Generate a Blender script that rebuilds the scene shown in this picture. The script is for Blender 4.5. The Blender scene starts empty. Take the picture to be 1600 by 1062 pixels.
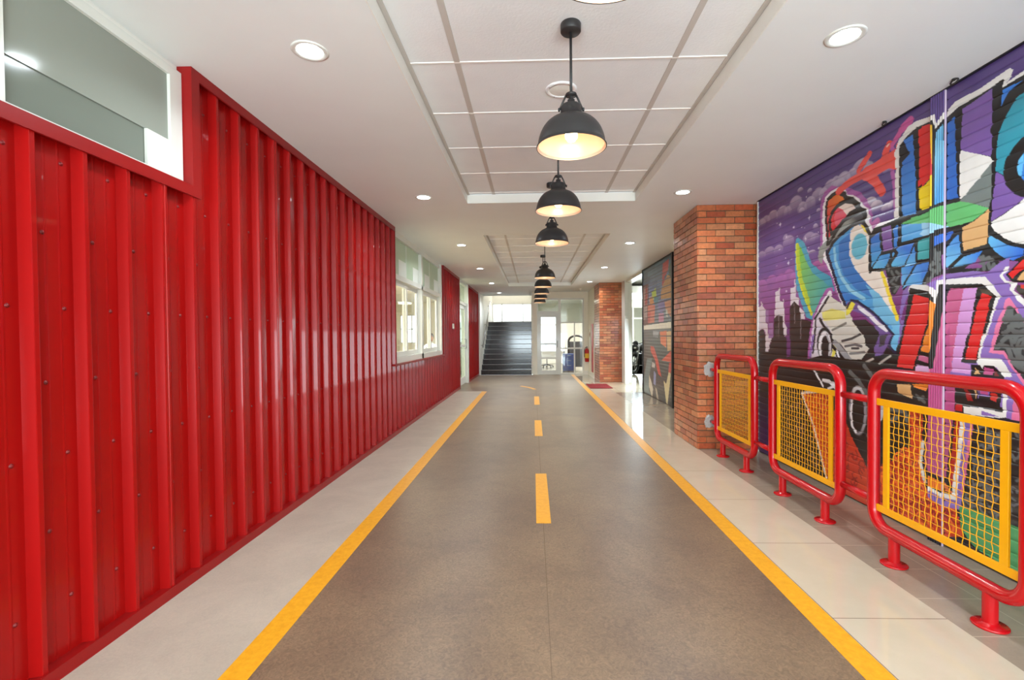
import bpy, math, random
import numpy as np
from mathutils import Vector, Matrix

# ------------------------------------------------------------------ camera, world, exposure
SC = bpy.context.scene
COL = SC.collection
PI = math.pi
def R(d): return math.radians(d)

cam_data = bpy.data.cameras.new('camera')
cam = bpy.data.objects.new('camera', cam_data)
COL.objects.link(cam)
cam_data.sensor_width = 36.0
cam_data.lens = 36.0 * 745.0 / 1600.0
cam_data.shift_x = -12.6 / 1600.0
cam_data.shift_y = 7.0 / 1600.0
cam_data.clip_start = 0.05
_y, _p, _r = R(1.58), R(1.02), R(-0.47)
fwd = Vector((-math.sin(_y) * math.cos(_p), math.cos(_y) * math.cos(_p), -math.sin(_p)))
rt = Vector((math.cos(_y), math.sin(_y), 0))
up = rt.cross(fwd)
rt2 = rt * math.cos(_r) + up * math.sin(_r)
up2 = -rt * math.sin(_r) + up * math.cos(_r)
m = Matrix((rt2, up2, -fwd)).transposed().to_4x4()
m.translation = Vector((0, 0, 1.273))
cam.matrix_world = m
SC.camera = cam

world = bpy.data.worlds.new('world')
SC.world = world
world.use_nodes = True
bg = world.node_tree.nodes['Background']
bg.inputs[0].default_value = (0.88, 0.96, 1.0, 1)
bg.inputs[1].default_value = 2.2

SC.view_settings.view_transform = 'Standard'
SC.view_settings.look = 'None'
SC.view_settings.gamma = 1.0
SC.view_settings.use_curve_mapping = False
SC.view_settings.exposure = 0.55
SC.cycles.max_bounces = 8
SC.cycles.diffuse_bounces = 5
SC.cycles.glossy_bounces = 4
SC.cycles.transparent_max_bounces = 12
SC.cycles.caustics_reflective = False
SC.cycles.caustics_refractive = False
SC.cycles.sample_clamp_indirect = 6.0

def area_light(name, loc, rot, sx, sy, power, color=(1, 1, 1), parent=None, shape='RECTANGLE', spread=180):
    l = bpy.data.lights.new(name, 'AREA')
    l.shape = shape; l.size = sx
    if shape == 'RECTANGLE': l.size_y = sy
    l.energy = power; l.color = color; l.spread = R(spread)
    o = bpy.data.objects.new(name, l); COL.objects.link(o)
    o.location = loc; o.rotation_euler = rot
    if parent: o.parent = parent
    return o

# daylight behind the camera and at the hall window, room lighting, added fill lamps
DAY = (0.77, 0.92, 1.0)
sun = bpy.data.lights.new('sun', 'SUN'); sun.energy = 5.0; sun.angle = R(1); sun.color = (1.0, 0.96, 0.9)
sun_o = bpy.data.objects.new('sun', sun); COL.objects.link(sun_o); sun_o.rotation_euler = (R(-6), R(28), 0)
area_light('entrance_daylight', (0.35, -2.95, 0.8), (R(-125), 0, R(180)), 4.0, 1.5, 275, DAY)
area_light('hall_daylight', (5.6, 19.8, 1.4), (R(-96), 0, 0), 5.0, 2.2, 260, DAY)
area_light('doorway_fill', (2.75, 11.6, 0.95), (R(-70), 0, R(-90)), 1.3, 1.7, 32, DAY)  # added unseen lamp in the doorway, brightens the middle of the corridor
area_light('stairwell_fill', (-0.9, 20.3, 3.9), (R(-62), 0, 0), 1.5, 2.2, 70, (1.0, 0.97, 0.9))  # added lamp high in the stairwell, no window there; brightens the far end
area_light('office_fill', (-4.2, 8.5, 2.66), (0, 0, 0), 3.0, 9.0, 560, (1.0, 0.97, 0.88))  # added ceiling lamp without a fitting, brightens the office interior
area_light('lobby_lighting', (2.2, 18.4, 2.62), (0, 0, 0), 2.5, 2.5, 220, (1.0, 0.96, 0.88))

# ------------------------------------------------------------------ helpers
def lin(c, a=1.0):
    out = []
    for v in c[:3]:
        v = v / 255.0
        out.append(v / 12.92 if v <= 0.04045 else ((v + 0.055) / 1.055) ** 2.4)
    return (out[0], out[1], out[2], a)

def new_mat(name):
    mt = bpy.data.materials.new(name); mt.use_nodes = True
    nt = mt.node_tree
    return mt, nt, nt.nodes['Principled BSDF'], nt.nodes, nt.links

def plain(name, col, rough=0.5, metal=0.0, spec=0.5, var=0.0, scale=6.0, bump=0.0, bscale=60.0, coat=0.0, coat_rough=0.08):
    """a painted / plastic / metal surface with slight procedural variation of tone and relief"""
    mt, nt, p, N, L = new_mat(name)
    p.inputs['Roughness'].default_value = rough
    p.inputs['Metallic'].default_value = metal
    p.inputs['Specular IOR Level'].default_value = spec
    p.inputs['Coat Weight'].default_value = coat
    p.inputs['Coat Roughness'].default_value = coat_rough
    c = lin(col)
    tc = N.new('ShaderNodeTexCoord')
    nz = N.new('ShaderNodeTexNoise'); nz.inputs['Scale'].default_value = scale; nz.inputs['Detail'].default_value = 4
    L.new(tc.outputs['Object'], nz.inputs['Vector'])
    rp = N.new('ShaderNodeValToRGB')
    k = max(var, 0.02)
    rp.color_ramp.elements[0].position = 0.3; rp.color_ramp.elements[1].position = 0.7
    rp.color_ramp.elements[0].color = (c[0] * (1 - k), c[1] * (1 - k), c[2] * (1 - k), 1)
    rp.color_ramp.elements[1].color = (min(1, c[0] * (1 + k)), min(1, c[1] * (1 + k)), min(1, c[2] * (1 + k)), 1)
    L.new(nz.outputs['Fac'], rp.inputs['Fac']); L.new(rp.outputs['Color'], p.inputs['Base Color'])
    if bump > 0:
        n2 = N.new('ShaderNodeTexNoise'); n2.inputs['Scale'].default_value = bscale; n2.inputs['Detail'].default_value = 3
        L.new(tc.outputs['Object'], n2.inputs['Vector'])
        bp = N.new('ShaderNodeBump'); bp.inputs['Strength'].default_value = bump; bp.inputs['Distance'].default_value = 0.01
        L.new(n2.outputs['Fac'], bp.inputs['Height']); L.new(bp.outputs['Normal'], p.inputs['Normal'])
    return mt

def emis(name, col, strength):
    mt, nt, p, N, L = new_mat(name)
    p.inputs['Base Color'].default_value = lin(col)
    p.inputs['Emission Color'].default_value = lin(col)
    p.inputs['Emission Strength'].default_value = strength
    return mt

def glass(name, tint=(250, 252, 251), gloss=0.12, rough=0.02):
    mt, nt, p, N, L = new_mat(name)
    N.remove(p)
    out = N['Material Output']
    tr = N.new('ShaderNodeBsdfTransparent'); tr.inputs[0].default_value = lin(tint)
    gl = N.new('ShaderNodeBsdfGlossy'); gl.inputs['Roughness'].default_value = rough
    lw = N.new('ShaderNodeLayerWeight'); lw.inputs['Blend'].default_value = 0.5
    pw = N.new('ShaderNodeMath'); pw.operation = 'POWER'; pw.inputs[1].default_value = 4.0
    ml = N.new('ShaderNodeMath'); ml.operation = 'MULTIPLY_ADD'; ml.inputs[1].default_value = min(0.7, gloss * 3); ml.inputs[2].default_value = gloss * 0.35
    L.new(lw.outputs['Facing'], pw.inputs[0]); L.new(pw.outputs[0], ml.inputs[0])
    mx = N.new('ShaderNodeMixShader')
    L.new(ml.outputs[0], mx.inputs[0]); L.new(tr.outputs[0], mx.inputs[1]); L.new(gl.outputs[0], mx.inputs[2])
    L.new(mx.outputs[0], out.inputs[0])
    return mt

def joints(N, L, sock, off, period, width):
    """1 on a thin line repeated every period along one coordinate"""
    def mth(op, a, b=None):
        n = N.new('ShaderNodeMath'); n.operation = op
        for i, v in enumerate((a, b)):
            if v is None: continue
            if isinstance(v, (int, float)): n.inputs[i].default_value = v
            else: L.new(v, n.inputs[i])
        return n.outputs[0]
    a = mth('SUBTRACT', sock, off); a = mth('DIVIDE', a, period); a = mth('FRACT', a)
    a = mth('SUBTRACT', a, 0.5); a = mth('ABSOLUTE', a)
    return mth('GREATER_THAN', a, 0.5 - width / period / 2)

def floor_mat(name, c1, c2, rough, scale, detail=8, jx=None, jy=None, jcol=(90, 80, 70), jw=0.004, fine=None, coat=0.0, dist=0.0, contrast=(0.35, 0.65), bump=0.0, spec=0.5):
    mt, nt, p, N, L = new_mat(name)
    p.inputs['Roughness'].default_value = rough
    p.inputs['Specular IOR Level'].default_value = spec
    p.inputs['Coat Weight'].default_value = coat; p.inputs['Coat Roughness'].default_value = 0.03
    tc = N.new('ShaderNodeTexCoord')
    nz = N.new('ShaderNodeTexNoise'); nz.inputs['Scale'].default_value = scale; nz.inputs['Detail'].default_value = detail
    nz.inputs['Roughness'].default_value = 0.65; nz.inputs['Distortion'].default_value = dist
    L.new(tc.outputs['Object'], nz.inputs['Vector'])
    rp = N.new('ShaderNodeValToRGB'); L.new(nz.outputs['Fac'], rp.inputs['Fac'])
    rp.color_ramp.elements[0].position = contrast[0]; rp.color_ramp.elements[1].position = contrast[1]
    rp.color_ramp.elements[0].color = lin(c1); rp.color_ramp.elements[1].color = lin(c2)
    col = rp.outputs['Color']
    if fine:
        n2 = N.new('ShaderNodeTexNoise'); n2.inputs['Scale'].default_value = fine[0]; n2.inputs['Detail'].default_value = 6
        n2.inputs['Distortion'].default_value = 2.5
        L.new(tc.outputs['Object'], n2.inputs['Vector'])
        r2 = N.new('ShaderNodeValToRGB'); L.new(n2.outputs['Fac'], r2.inputs['Fac'])
        r2.color_ramp.elements[0].position = 0.35; r2.color_ramp.elements[1].position = 0.68
        a, b = 1 - fine[1], 1 + fine[1]
        r2.color_ramp.elements[0].color = (a, a, a, 1); r2.color_ramp.elements[1].color = (b, b, b * 0.97, 1)
        mx = N.new('ShaderNodeMix'); mx.data_type = 'RGBA'; mx.blend_type = 'MULTIPLY'; mx.inputs[0].default_value = 1
        L.new(col, mx.inputs[6]); L.new(r2.outputs['Color'], mx.inputs[7]); col = mx.outputs[2]
        if bump:
            bp = N.new('ShaderNodeBump'); bp.inputs['Strength'].default_value = bump; bp.inputs['Distance'].default_value = 0.002
            L.new(n2.outputs['Fac'], bp.inputs['Height']); L.new(bp.outputs['Normal'], p.inputs['Normal'])
    sx = N.new('ShaderNodeSeparateXYZ'); L.new(tc.outputs['Object'], sx.inputs[0])
    for ax, j in ((0, jx), (1, jy)):
        if j:
            f = joints(N, L, sx.outputs[ax], j[0], j[1], jw)
            mx = N.new('ShaderNodeMix'); mx.data_type = 'RGBA'
            L.new(f, mx.inputs[0]); L.new(col, mx.inputs[6]); mx.inputs[7].default_value = lin(jcol); col = mx.outputs[2]
    L.new(col, p.inputs['Base Color'])
    return mt

def vcol_mat(name, rough=0.4, coat=0.0, noise=0.1, nscale=25.0, bump=0.0, spec=0.5, coat_rough=0.1):
    mt, nt, p, N, L = new_mat(name)
    p.inputs['Roughness'].default_value = rough; p.inputs['Specular IOR Level'].default_value = spec
    p.inputs['Coat Weight'].default_value = coat; p.inputs['Coat Roughness'].default_value = coat_rough
    at = N.new('ShaderNodeAttribute'); at.attribute_name = 'paint'
    tc = N.new('ShaderNodeTexCoord')
    nz = N.new('ShaderNodeTexNoise'); nz.inputs['Scale'].default_value = nscale; nz.inputs['Detail'].default_value = 6
    L.new(tc.outputs['Object'], nz.inputs['Vector'])
    rp = N.new('ShaderNodeValToRGB'); L.new(nz.outputs['Fac'], rp.inputs['Fac'])
    rp.color_ramp.elements[0].position = 0.3; rp.color_ramp.elements[1].position = 0.7
    rp.color_ramp.elements[0].color = (1 - noise,) * 3 + (1,); rp.color_ramp.elements[1].color = (1 + noise * 0.6,) * 3 + (1,)
    mx = N.new('ShaderNodeMix'); mx.data_type = 'RGBA'; mx.blend_type = 'MULTIPLY'; mx.inputs[0].default_value = 1
    L.new(at.outputs['Color'], mx.inputs[6]); L.new(rp.outputs['Color'], mx.inputs[7])
    L.new(mx.outputs[2], p.inputs['Base Color'])
    if bump:
        bp = N.new('ShaderNodeBump'); bp.inputs['Strength'].default_value = bump; bp.inputs['Distance'].default_value = 0.004
        L.new(nz.outputs['Fac'], bp.inputs['Height']); L.new(bp.outputs['Normal'], p.inputs['Normal'])
    return mt

class MB:
    def __init__(s): s.v = []; s.f = []; s.m = []; s.c = []; s.sm = []
    def add(s, vs, fs, mi=0, smooth=False, col=None):
        b = len(s.v); s.v += [tuple(v) for v in vs]
        s.f += [tuple(i + b for i in f) for f in fs]
        s.m += [mi] * len(fs); s.sm += [smooth] * len(fs); s.c += [col] * len(vs)
        return s
    def box(s, x0, x1, y0, y1, z0, z1, mi=0, col=None):
        v = [(x, y, z) for z in (z0, z1) for y in (y0, y1) for x in (x0, x1)]
        return s.add(v, [(0, 2, 3, 1), (4, 5, 7, 6), (0, 1, 5, 4), (2, 6, 7, 3), (0, 4, 6, 2), (1, 3, 7, 5)], mi, False, col)
    def bbox(s, x0, x1, y0, y1, z0, z1, b=0.004, mi=0):
        """box with chamfered edges"""
        vs = []; 
        for z, ins in ((z0, b), (z0 + b, 0), (z1 - b, 0), (z1, b)):
            for (x, y, dx, dy) in ((x0, y0, 1, 1), (x1, y0, -1, 1), (x1, y1, -1, -1), (x0, y1, 1, -1)):
                vs.append((x + dx * (b + ins), y + dy * ins, z)); vs.append((x + dx * ins, y + dy * (b + ins), z))
        # order the eight ring points
        order = [1, 0, 2, 3, 5, 4, 6, 7]
        vv = []
        for r in range(4): vv += [vs[r * 8 + o] for o in order]
        fs = []
        for r in range(3):
            for i in range(8):
                j = (i + 1) % 8; fs.append((r * 8 + i, r * 8 + j, r * 8 + 8 + j, r * 8 + 8 + i))
        fs.append(tuple(range(7, -1, -1))); fs.append(tuple(range(24, 32)))
        return s.add(vv, fs, mi)
    def lathe(s, prof, c=(0, 0, 0), n=32, mi=0, smooth=True, closed=False, axis='z'):
        vs = []
        for r, z in prof:
            for i in range(n):
                a = 2 * PI * i / n
                if axis == 'z': vs.append((c[0] + r * math.cos(a), c[1] + r * math.sin(a), c[2] + z))
                elif axis == 'x': vs.append((c[0] + z, c[1] + r * math.cos(a), c[2] + r * math.sin(a)))
                else: vs.append((c[0] + r * math.sin(a), c[1] + z, c[2] + r * math.cos(a)))
        fs = []
        for k in range(len(prof) - 1):
            for i in range(n):
                j = (i + 1) % n; fs.append((k * n + i, k * n + j, k * n + n + j, k * n + n + i))
        if prof[0][0] > 1e-6 and closed: fs.append(tuple(range(n - 1, -1, -1)))
        if prof[-1][0] > 1e-6 and closed: fs.append(tuple(range((len(prof) - 1) * n, len(prof) * n)))
        return s.add(vs, fs, mi, smooth)
    def tube(s, pts, r, n=12, mi=0, caps=True, closed=False, smooth=True):
        P = [Vector(p) for p in pts]; M = len(P)
        rad = r if isinstance(r, (list, tuple)) else [r] * M
        ref = None; vs = []
        for i, p in enumerate(P):
            if closed: t = P[(i + 1) % M] - P[i - 1]
            else: t = P[min(i + 1, M - 1)] - P[max(i - 1, 0)]
            t.normalize()
            if ref is None:
                ref = Vector((0, 0, 1)) if abs(t.z) < 0.9 else Vector((1, 0, 0))
            u = (ref - t * ref.dot(t)).normalized(); w = t.cross(u); ref = u
            for k in range(n):
                a = 2 * PI * k / n; vs.append(p + (u * math.cos(a) + w * math.sin(a)) * rad[i])
        fs = []
        for i in range(M if closed else M - 1):
            for k in range(n):
                j = (k + 1) % n; a = i * n; b = ((i + 1) % M) * n
                fs.append((a + k, a + j, b + j, b + k))
        if caps and not closed:
            fs.append(tuple(range(n - 1, -1, -1))); fs.append(tuple(range((M - 1) * n, M * n)))
        return s.add(vs, fs, mi, smooth)
    def sphere(s, c, rx, ry=None, rz=None, n=16, mi=0):
        ry = ry or rx; rz = rz or rx
        k = n // 2; vs = []; fs = []
        for i in range(1, k):
            t = PI * i / k
            for j in range(n):
                a = 2 * PI * j / n
                vs.append((c[0] + rx * math.sin(t) * math.cos(a), c[1] + ry * math.sin(t) * math.sin(a), c[2] + rz * math.cos(t)))
        for i in range(k - 2):
            for j in range(n):
                q = (j + 1) % n; fs.append((i * n + j, i * n + n + j, i * n + n + q, i * n + q))
        t = len(vs); vs += [(c[0], c[1], c[2] + rz), (c[0], c[1], c[2] - rz)]
        for j in range(n):
            q = (j + 1) % n; fs.append((t, j, q)); fs.append((t + 1, (k - 2) * n + q, (k - 2) * n + j))
        return s.add(vs, fs, mi, True)
    def build(s, name, mats, parent=None, kind=None):
        me = bpy.data.meshes.new(name); me.from_pydata(s.v, [], s.f)
        if not isinstance(mats, (list, tuple)): mats = [mats]
        for mt in mats: me.materials.append(mt)
        me.polygons.foreach_set('material_index', s.m)
        me.polygons.foreach_set('use_smooth', s.sm)
        if any(c is not None for c in s.c):
            at = me.color_attributes.new('paint', 'FLOAT_COLOR', 'POINT')
            arr = np.array([c if c is not None else (0.5, 0.5, 0.5, 1) for c in s.c], np.float32)
            at.data.foreach_set('color', arr.ravel())
        me.update()
        o = bpy.data.objects.new(name, me); COL.objects.link(o)
        if parent is not None:
            o.parent = parent
        if kind: o['kind'] = kind
        return o

def tag(o, label, cat, group=None, kind=None):
    o['label'] = label; o['category'] = cat
    if group: o['group'] = group
    if kind: o['kind'] = kind
    return o
def thing(name, label, cat, loc=(0, 0, 0), rz=0, group=None):
    o = bpy.data.objects.new(name, None); COL.objects.link(o)
    o.location = loc; o.rotation_euler = (0, 0, rz); o.empty_display_size = 0.1
    return tag(o, label, cat, group)
def struct(name, mb, mt, parent=None): return mb.build(name, mt, parent, None if parent else 'structure')
def sroot(name, loc=(0, 0, 0)):
    o = bpy.data.objects.new(name, None); COL.objects.link(o); o.location = loc; o['kind'] = 'structure'; return o
def kids(o): return [c for c in bpy.data.objects if c.parent == o]
def dup(root, loc, rz=0, label=None, group=None):
    r = root.copy(); COL.objects.link(r); r.location = loc; r.rotation_euler = (0, 0, rz)
    if label: r['label'] = label
    if group: r['group'] = group
    for ch in kids(root):
        c = ch.copy(); COL.objects.link(c); c.parent = r
        for g in kids(ch):
            d = g.copy(); COL.objects.link(d); d.parent = c
    return r
def bevel(o, w=0.004, seg=2):
    b = o.modifiers.new('bevel', 'BEVEL'); b.width = w; b.segments = seg; b.limit_method = 'ANGLE'; return o
# ---- paint strokes of the two murals and one painted reflection, millimetres on the shutter plane (distance along the corridor, height)
# ------------------------------------------------------------------ materials
M = {}
M['ceil'] = plain('ceiling_paint', (232, 234, 232), 0.55, var=0.02, scale=2)
M['ceil_tile'] = plain('gypsum_board', (234, 234, 234), 0.7, var=0.02, bump=0.15, bscale=90)
M['tbar'] = plain('grid_bar', (196, 188, 180), 0.5)
M['tbar_light'] = plain('grid_bar_light', (238, 232, 226), 0.5)
M['white'] = plain('white_paint', (232, 230, 222), 0.45)
M['cream'] = plain('cream_wall', (238, 234, 216), 0.7)
M['grey_wall'] = plain('warm_grey_wall', (238, 232, 216), 0.65)
M['frame'] = plain('white_aluminium', (218, 218, 210), 0.35, coat=0.2)
M['red_metal'] = plain('red_lacquered_steel', (150, 12, 11), 0.32, var=0.03, scale=3, spec=0.14, coat=0.2, coat_rough=0.04)
M['red_trim'] = plain('red_trim_steel', (138, 18, 18), 0.35, var=0.03, spec=0.25)
M['screw'] = plain('red_screw_head', (118, 12, 14), 0.5)
M['red_tube'] = plain('red_enamelled_tube', (178, 10, 18), 0.25, var=0.01, spec=0.3, coat=0.3)
M['yellow'] = plain('yellow_enamel', (232, 164, 4), 0.4, var=0.01, spec=0.3, coat=0.05)
M['line'] = floor_mat('yellow_vinyl', (214, 148, 22), (228, 164, 34), 0.4, 30, fine=(180, 0.06))
M['road'] = floor_mat('grey_brown_vinyl', (108, 88, 72), (126, 105, 84), 0.36, 1.6, fine=(38, 0.24), dist=0.6, bump=0.25, spec=0.45)
M['seam'] = plain('vinyl_seam', (96, 78, 58), 0.6)
M['beige_vinyl'] = floor_mat('beige_vinyl', (170, 160, 147), (182, 172, 158), 0.42, 3.0, fine=(40, 0.05), dist=0.6, bump=0.1, spec=0.35)
M['tile'] = floor_mat('polished_beige_tile', (192, 179, 158), (201, 188, 168), 0.07, 1.5, jy=(2.149, 0.775), jx=(1.33, 5.0), jcol=(120, 104, 88), spec=0.6)
M['tile_grey'] = floor_mat('satin_grey_tile', (146, 131, 116), (160, 145, 129), 0.16, 2.5, jy=(2.025, 0.29), jx=(2.12, 0.6), jcol=(196, 178, 158), jw=0.003, fine=(50, 0.03))
M['tile_hall'] = floor_mat('hall_tile', (196, 182, 154), (208, 194, 168), 0.12, 2, jy=(0.1, 0.6), jx=(0.15, 0.6), jcol=(150, 136, 116))
M['dark_tile'] = floor_mat('lobby_tile', (120, 114, 104), (136, 128, 116), 0.2, 2, jy=(0.1, 0.6), jx=(0.15, 0.6))
M['concrete'] = floor_mat('concrete', (196, 190, 180), (206, 200, 190), 0.8, 2)
M['granite'] = floor_mat('black_granite', (40, 40, 42), (66, 65, 66), 0.1, 30, fine=(180, 0.2), contrast=(0.3, 0.75), spec=0.6)
M['nosing'] = plain('pale_stair_nosing', (150, 148, 144), 0.4)
M['brick'] = vcol_mat('glazed_brick', 0.28, coat=0.25, noise=0.22, nscale=38, bump=0.35, coat_rough=0.2)
M['mortar'] = plain('mortar', (86, 76, 56), 0.9, var=0.15, scale=30, bump=0.4)
M['cement'] = plain('grey_cement', (168, 164, 160), 0.9, var=0.12, scale=60, bump=0.5, bscale=90)
M['paint'] = vcol_mat('spray_painted_steel', 0.33, coat=0.3, noise=0.06, nscale=9, coat_rough=0.16)
M['lamp_black'] = plain('matt_black_enamel', (44, 42, 42), 0.42, var=0.05, spec=0.4)
M['lamp_inner'] = plain('lamp_reflector', (234, 204, 180), 0.3, metal=0.15)
M['bulb'] = emis('bulb_glow', (255, 224, 178), 13)
M['led'] = emis('led_diffuser', (240, 250, 255), 14)
M['glass'] = glass('clear_glass')
M['glass_green'] = glass('green_glass', (222, 232, 224), 0.2)
M['glass_grey'] = glass('grey_glass', (205, 210, 206), 0.25)
M['frost_up'] = plain('frosted_film', (142, 146, 136), 0.12, var=0.05, scale=1.2, spec=0.1)
M['frost_low'] = plain('frosted_film_lower', (116, 122, 112), 0.12, var=0.05, scale=1.2, spec=0.1)
M['film_green'] = plain('pale_green_film', (176, 194, 166), 0.35)
M['film_white'] = plain('white_film_square', (224, 228, 220), 0.35)
M['black'] = plain('black_plastic', (26, 26, 28), 0.4)
M['rubber'] = plain('rubber', (20, 20, 20), 0.8)
M['steel'] = plain('steel', (150, 150, 150), 0.3, metal=0.9)
M['wood'] = plain('light_wood', (176, 146, 104), 0.5, var=0.1)
M['blue'] = plain('blue_plastic', (36, 62, 130), 0.4)
M['red_mat'] = plain('red_mat_pile', (132, 16, 22), 0.95, var=0.1, scale=60, bump=0.6, bscale=300)
M['red_fire'] = plain('red_fire_paint', (186, 20, 22), 0.3)
M['ext_label'] = plain('yellow_label', (236, 190, 60), 0.5)
M['skin'] = plain('skin', (176, 128, 98), 0.5)
M['shirt'] = plain('white_shirt', (214, 222, 232), 0.8)
M['trousers'] = plain('dark_trousers', (44, 46, 60), 0.8)
M['hair'] = plain('black_hair', (24, 20, 18), 0.5)
M['leaf'] = plain('leaf_green', (70, 110, 60), 0.6, var=0.2)
M['headlight'] = glass('headlamp_glass', (220, 225, 230), 0.4)

CZ = 2.70            # ceiling height
RZ = 2.795           # height of the recessed trays
WL = -1.79           # face of the red cladding
WR = 2.43            # plane of the painted shutters

# ------------------------------------------------------------------ floors
struct('floor', MB().box(-1.075, 1.213, -3, 15.6, -0.12, 0).box(-1.9, -1.075, 11.0, 15.6, -0.12, 0), M['road'])
struct('floor', MB().box(-1.9, -1.075, -3, 11.0, -0.12, 0), M['beige_vinyl'])
struct('floor', MB().box(1.213, 1.83, -3, 15.6, -0.12, 0), M['tile'])
struct('floor', MB().box(1.83, 2.62, -3, 10.65, -0.12, 0), M['tile_grey'])
struct('floor', MB().box(1.83, 2.62, 10.65, 15.6, -0.12, 0).box(2.62, 9, 6, 20, -0.12, 0), M['tile_hall'])
struct('floor', MB().box(-8, -1.9, 1.5, 20, -0.12, 0), M['tile_hall'])
struct('floor', MB().box(-0.02, 6, 15.6, 22, -0.12, 0), M['dark_tile'])
struct('floor', MB().box(-14, 18, -14, -3, -0.14, -0.01).box(-14, 22, 22, 40, -0.14, -0.02), M['concrete'])
tag(MB().box(0.0585, 0.0615, -3, 11.3, 0.0, 0.0006).build('vinyl_seam', M['seam']), 'thin dark seam running down the middle of the grey road vinyl', 'seam')

def arc_pts(cx, cy, r, a0, a1, n): return [(cx + r * math.cos(R(a0 + (a1 - a0) * i / n)), cy + r * math.sin(R(a0 + (a1 - a0) * i / n))) for i in range(n + 1)]
mb = MB(); mb.box(-1.187, -1.075, -3, 10.95, 0, 0.0016)
tag(mb.build('road_edge_line', M['line']), 'long yellow line along the left edge of the grey road, next to the beige strip', 'floor line')
mb = MB(); mb.box(1.213, 1.325, -3, 15.58, 0, 0.0016)
tag(mb.build('road_edge_line', M['line']), 'long yellow line along the right edge of the grey road, next to the polished tiles', 'floor line')
mb = MB()
out = [(-0.30, 12.15), (-0.10, 11.85), (0.02, 11.55), (0.07, 11.30)]; inn = [(-0.36, 12.05), (-0.18, 11.76), (-0.06, 11.50), (-0.02, 11.30)]
vs = [(x, y, 0) for x, y in out + inn] + [(x, y, 0.0016) for x, y in out + inn]
fs = []
for i in range(3): fs += [(8 + i, 9 + i, 13 + i, 12 + i), (i, 8 + i + 0, 12 + i, 4 + i), (i, i + 1, 9 + i, 8 + i)]
mb.add(vs, fs)
tag(mb.build('road_turn_mark', M['line']), 'short curved yellow mark on the floor beyond the farthest dash', 'floor line')
for (y0, y1), w in zip(((3.22, 4.385), (6.04, 7.17), (8.80, 10.0)), ('nearest and longest-looking', 'middle', 'farthest and smallest-looking')):
    tag(MB().box(0.012, 0.112, y0, y1, 0, 0.0018).build('road_dash', M['line']), f'{w} of the three yellow dashes down the middle of the road', 'floor line', 'yellow centre dashes')

# ------------------------------------------------------------------ ceiling with two trays
TR = ((-1.2, 5.13), (6.74, 13.65)); TX0, TX1 = -0.70, 1.10
mb = MB()
mb.box(-1.9, TX0, -3, 16.9, CZ, 3.0); mb.box(TX1, 2.62, -3, 16.9, CZ, 3.0)
ys = [-3, TR[0][0], TR[0][1], TR[1][0], TR[1][1], 16.9]
for a, b in ((ys[0], ys[1]), (ys[2], ys[3]), (ys[4], ys[5])): mb.box(TX0, TX1, a, b, CZ, 3.0)
struct('ceiling', mb, M['ceil'])
for k, (a, b) in enumerate(TR):
    rt_ = struct('ceiling', MB().box(TX0, TX1, a, b, RZ, 3.0), M['ceil_tile'])
    t = MB()
    for x in (-0.41, 0.79): t.box(x - 0.016, x + 0.016, a, b, RZ - 0.004, RZ)
    t.box(TX0, TX0 + 0.03, a, b, RZ - 0.006, RZ); t.box(TX1 - 0.03, TX1, a, b, RZ - 0.006, RZ)
    t.build('grid_runner', M['tbar'], rt_)
    t = MB(); y = 2.665 + 0.601 * (-6 if k == 0 else 7)
    while y < b - 0.05:
        if y > a: t.box(TX0, TX1, y - 0.006, y + 0.006, RZ - 0.0045, RZ)
        y += 0.601
    t.build('grid_cross_bar', M['tbar_light'], rt_)
    t = MB(); e = 0.006
    t.box(TX0, TX0 + e, a + e, b - e, CZ - 0.001, RZ - 0.008); t.box(TX1 - e, TX1, a + e, b - e, CZ - 0.001, RZ - 0.008)
    t.box(TX0, TX1, a, a + e, CZ - 0.001, RZ - 0.008); t.box(TX0, TX1, b - e, b, CZ - 0.001, RZ - 0.008)
    t.build('tray_fascia', M['white'], rt_)
struct('ceiling', MB().box(-8, -1.9, 1.5, 20, 2.72, 2.95), M['white'])
struct('ceiling', MB().box(2.62, 9, 6, 20, 3.15, 3.4), M['white'])
struct('ceiling', MB().box(-0.02, 6, 16.9, 22, 2.75, 3.0), M['white'])

# ------------------------------------------------------------------ walls of the corridor
def wall_with_holes(name, x0, x1, y0, y1, z0, z1, holes, mt):
    mb = MB(); y = y0
    for a, b, c, d in sorted(holes):
        if a > y: mb.box(x0, x1, y, a, z0, z1)
        if c > z0: mb.box(x0, x1, a, b, z0, c)
        if d < z1: mb.box(x0, x1, a, b, d, z1)
        y = b
    if y < y1: mb.box(x0, x1, y, y1, z0, z1)
    return struct(name, mb, mt)
wall_with_holes('wall_left', -1.96, -1.86, -3, 15.6, 0, CZ, [(-0.6, 2.47, 2.08, 2.66), (6.19, 9.50, 0.90, 2.66), (11.60, 13.15, 0.0, 2.66)], M['white'])
wall_with_holes('wall_right', 2.50, 2.62, -3, 15.6, 0, CZ, [(10.68, 12.75, 0.0, 2.64)], M['white'])
struct('wall_right', MB().box(2.44, 2.50, 6.20, 8.18, 0, CZ), M['grey_wall'])
struct('wall_right', MB().box(1.80, 2.50, 14.1, 15.6, 0, CZ), M['grey_wall'])
mb = MB()   # wall at the end of the corridor, around the glazed door
mb.box(-0.02, 0.13, 15.6, 15.75, 0, CZ); mb.box(0.13, 1.66, 15.6, 15.75, 2.50, CZ); mb.box(1.66, 2.6, 15.6, 15.75, 0, CZ)
struct('wall_back', mb, M['grey_wall'])
struct('trim_1', MB().box(2.40, 2.50, 12.55, 12.98, 0, CZ), M['frame'])
struct('trim_2', MB().box(2.42, 2.50, 10.70, 12.55, 2.64, CZ), M['frame'])
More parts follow.
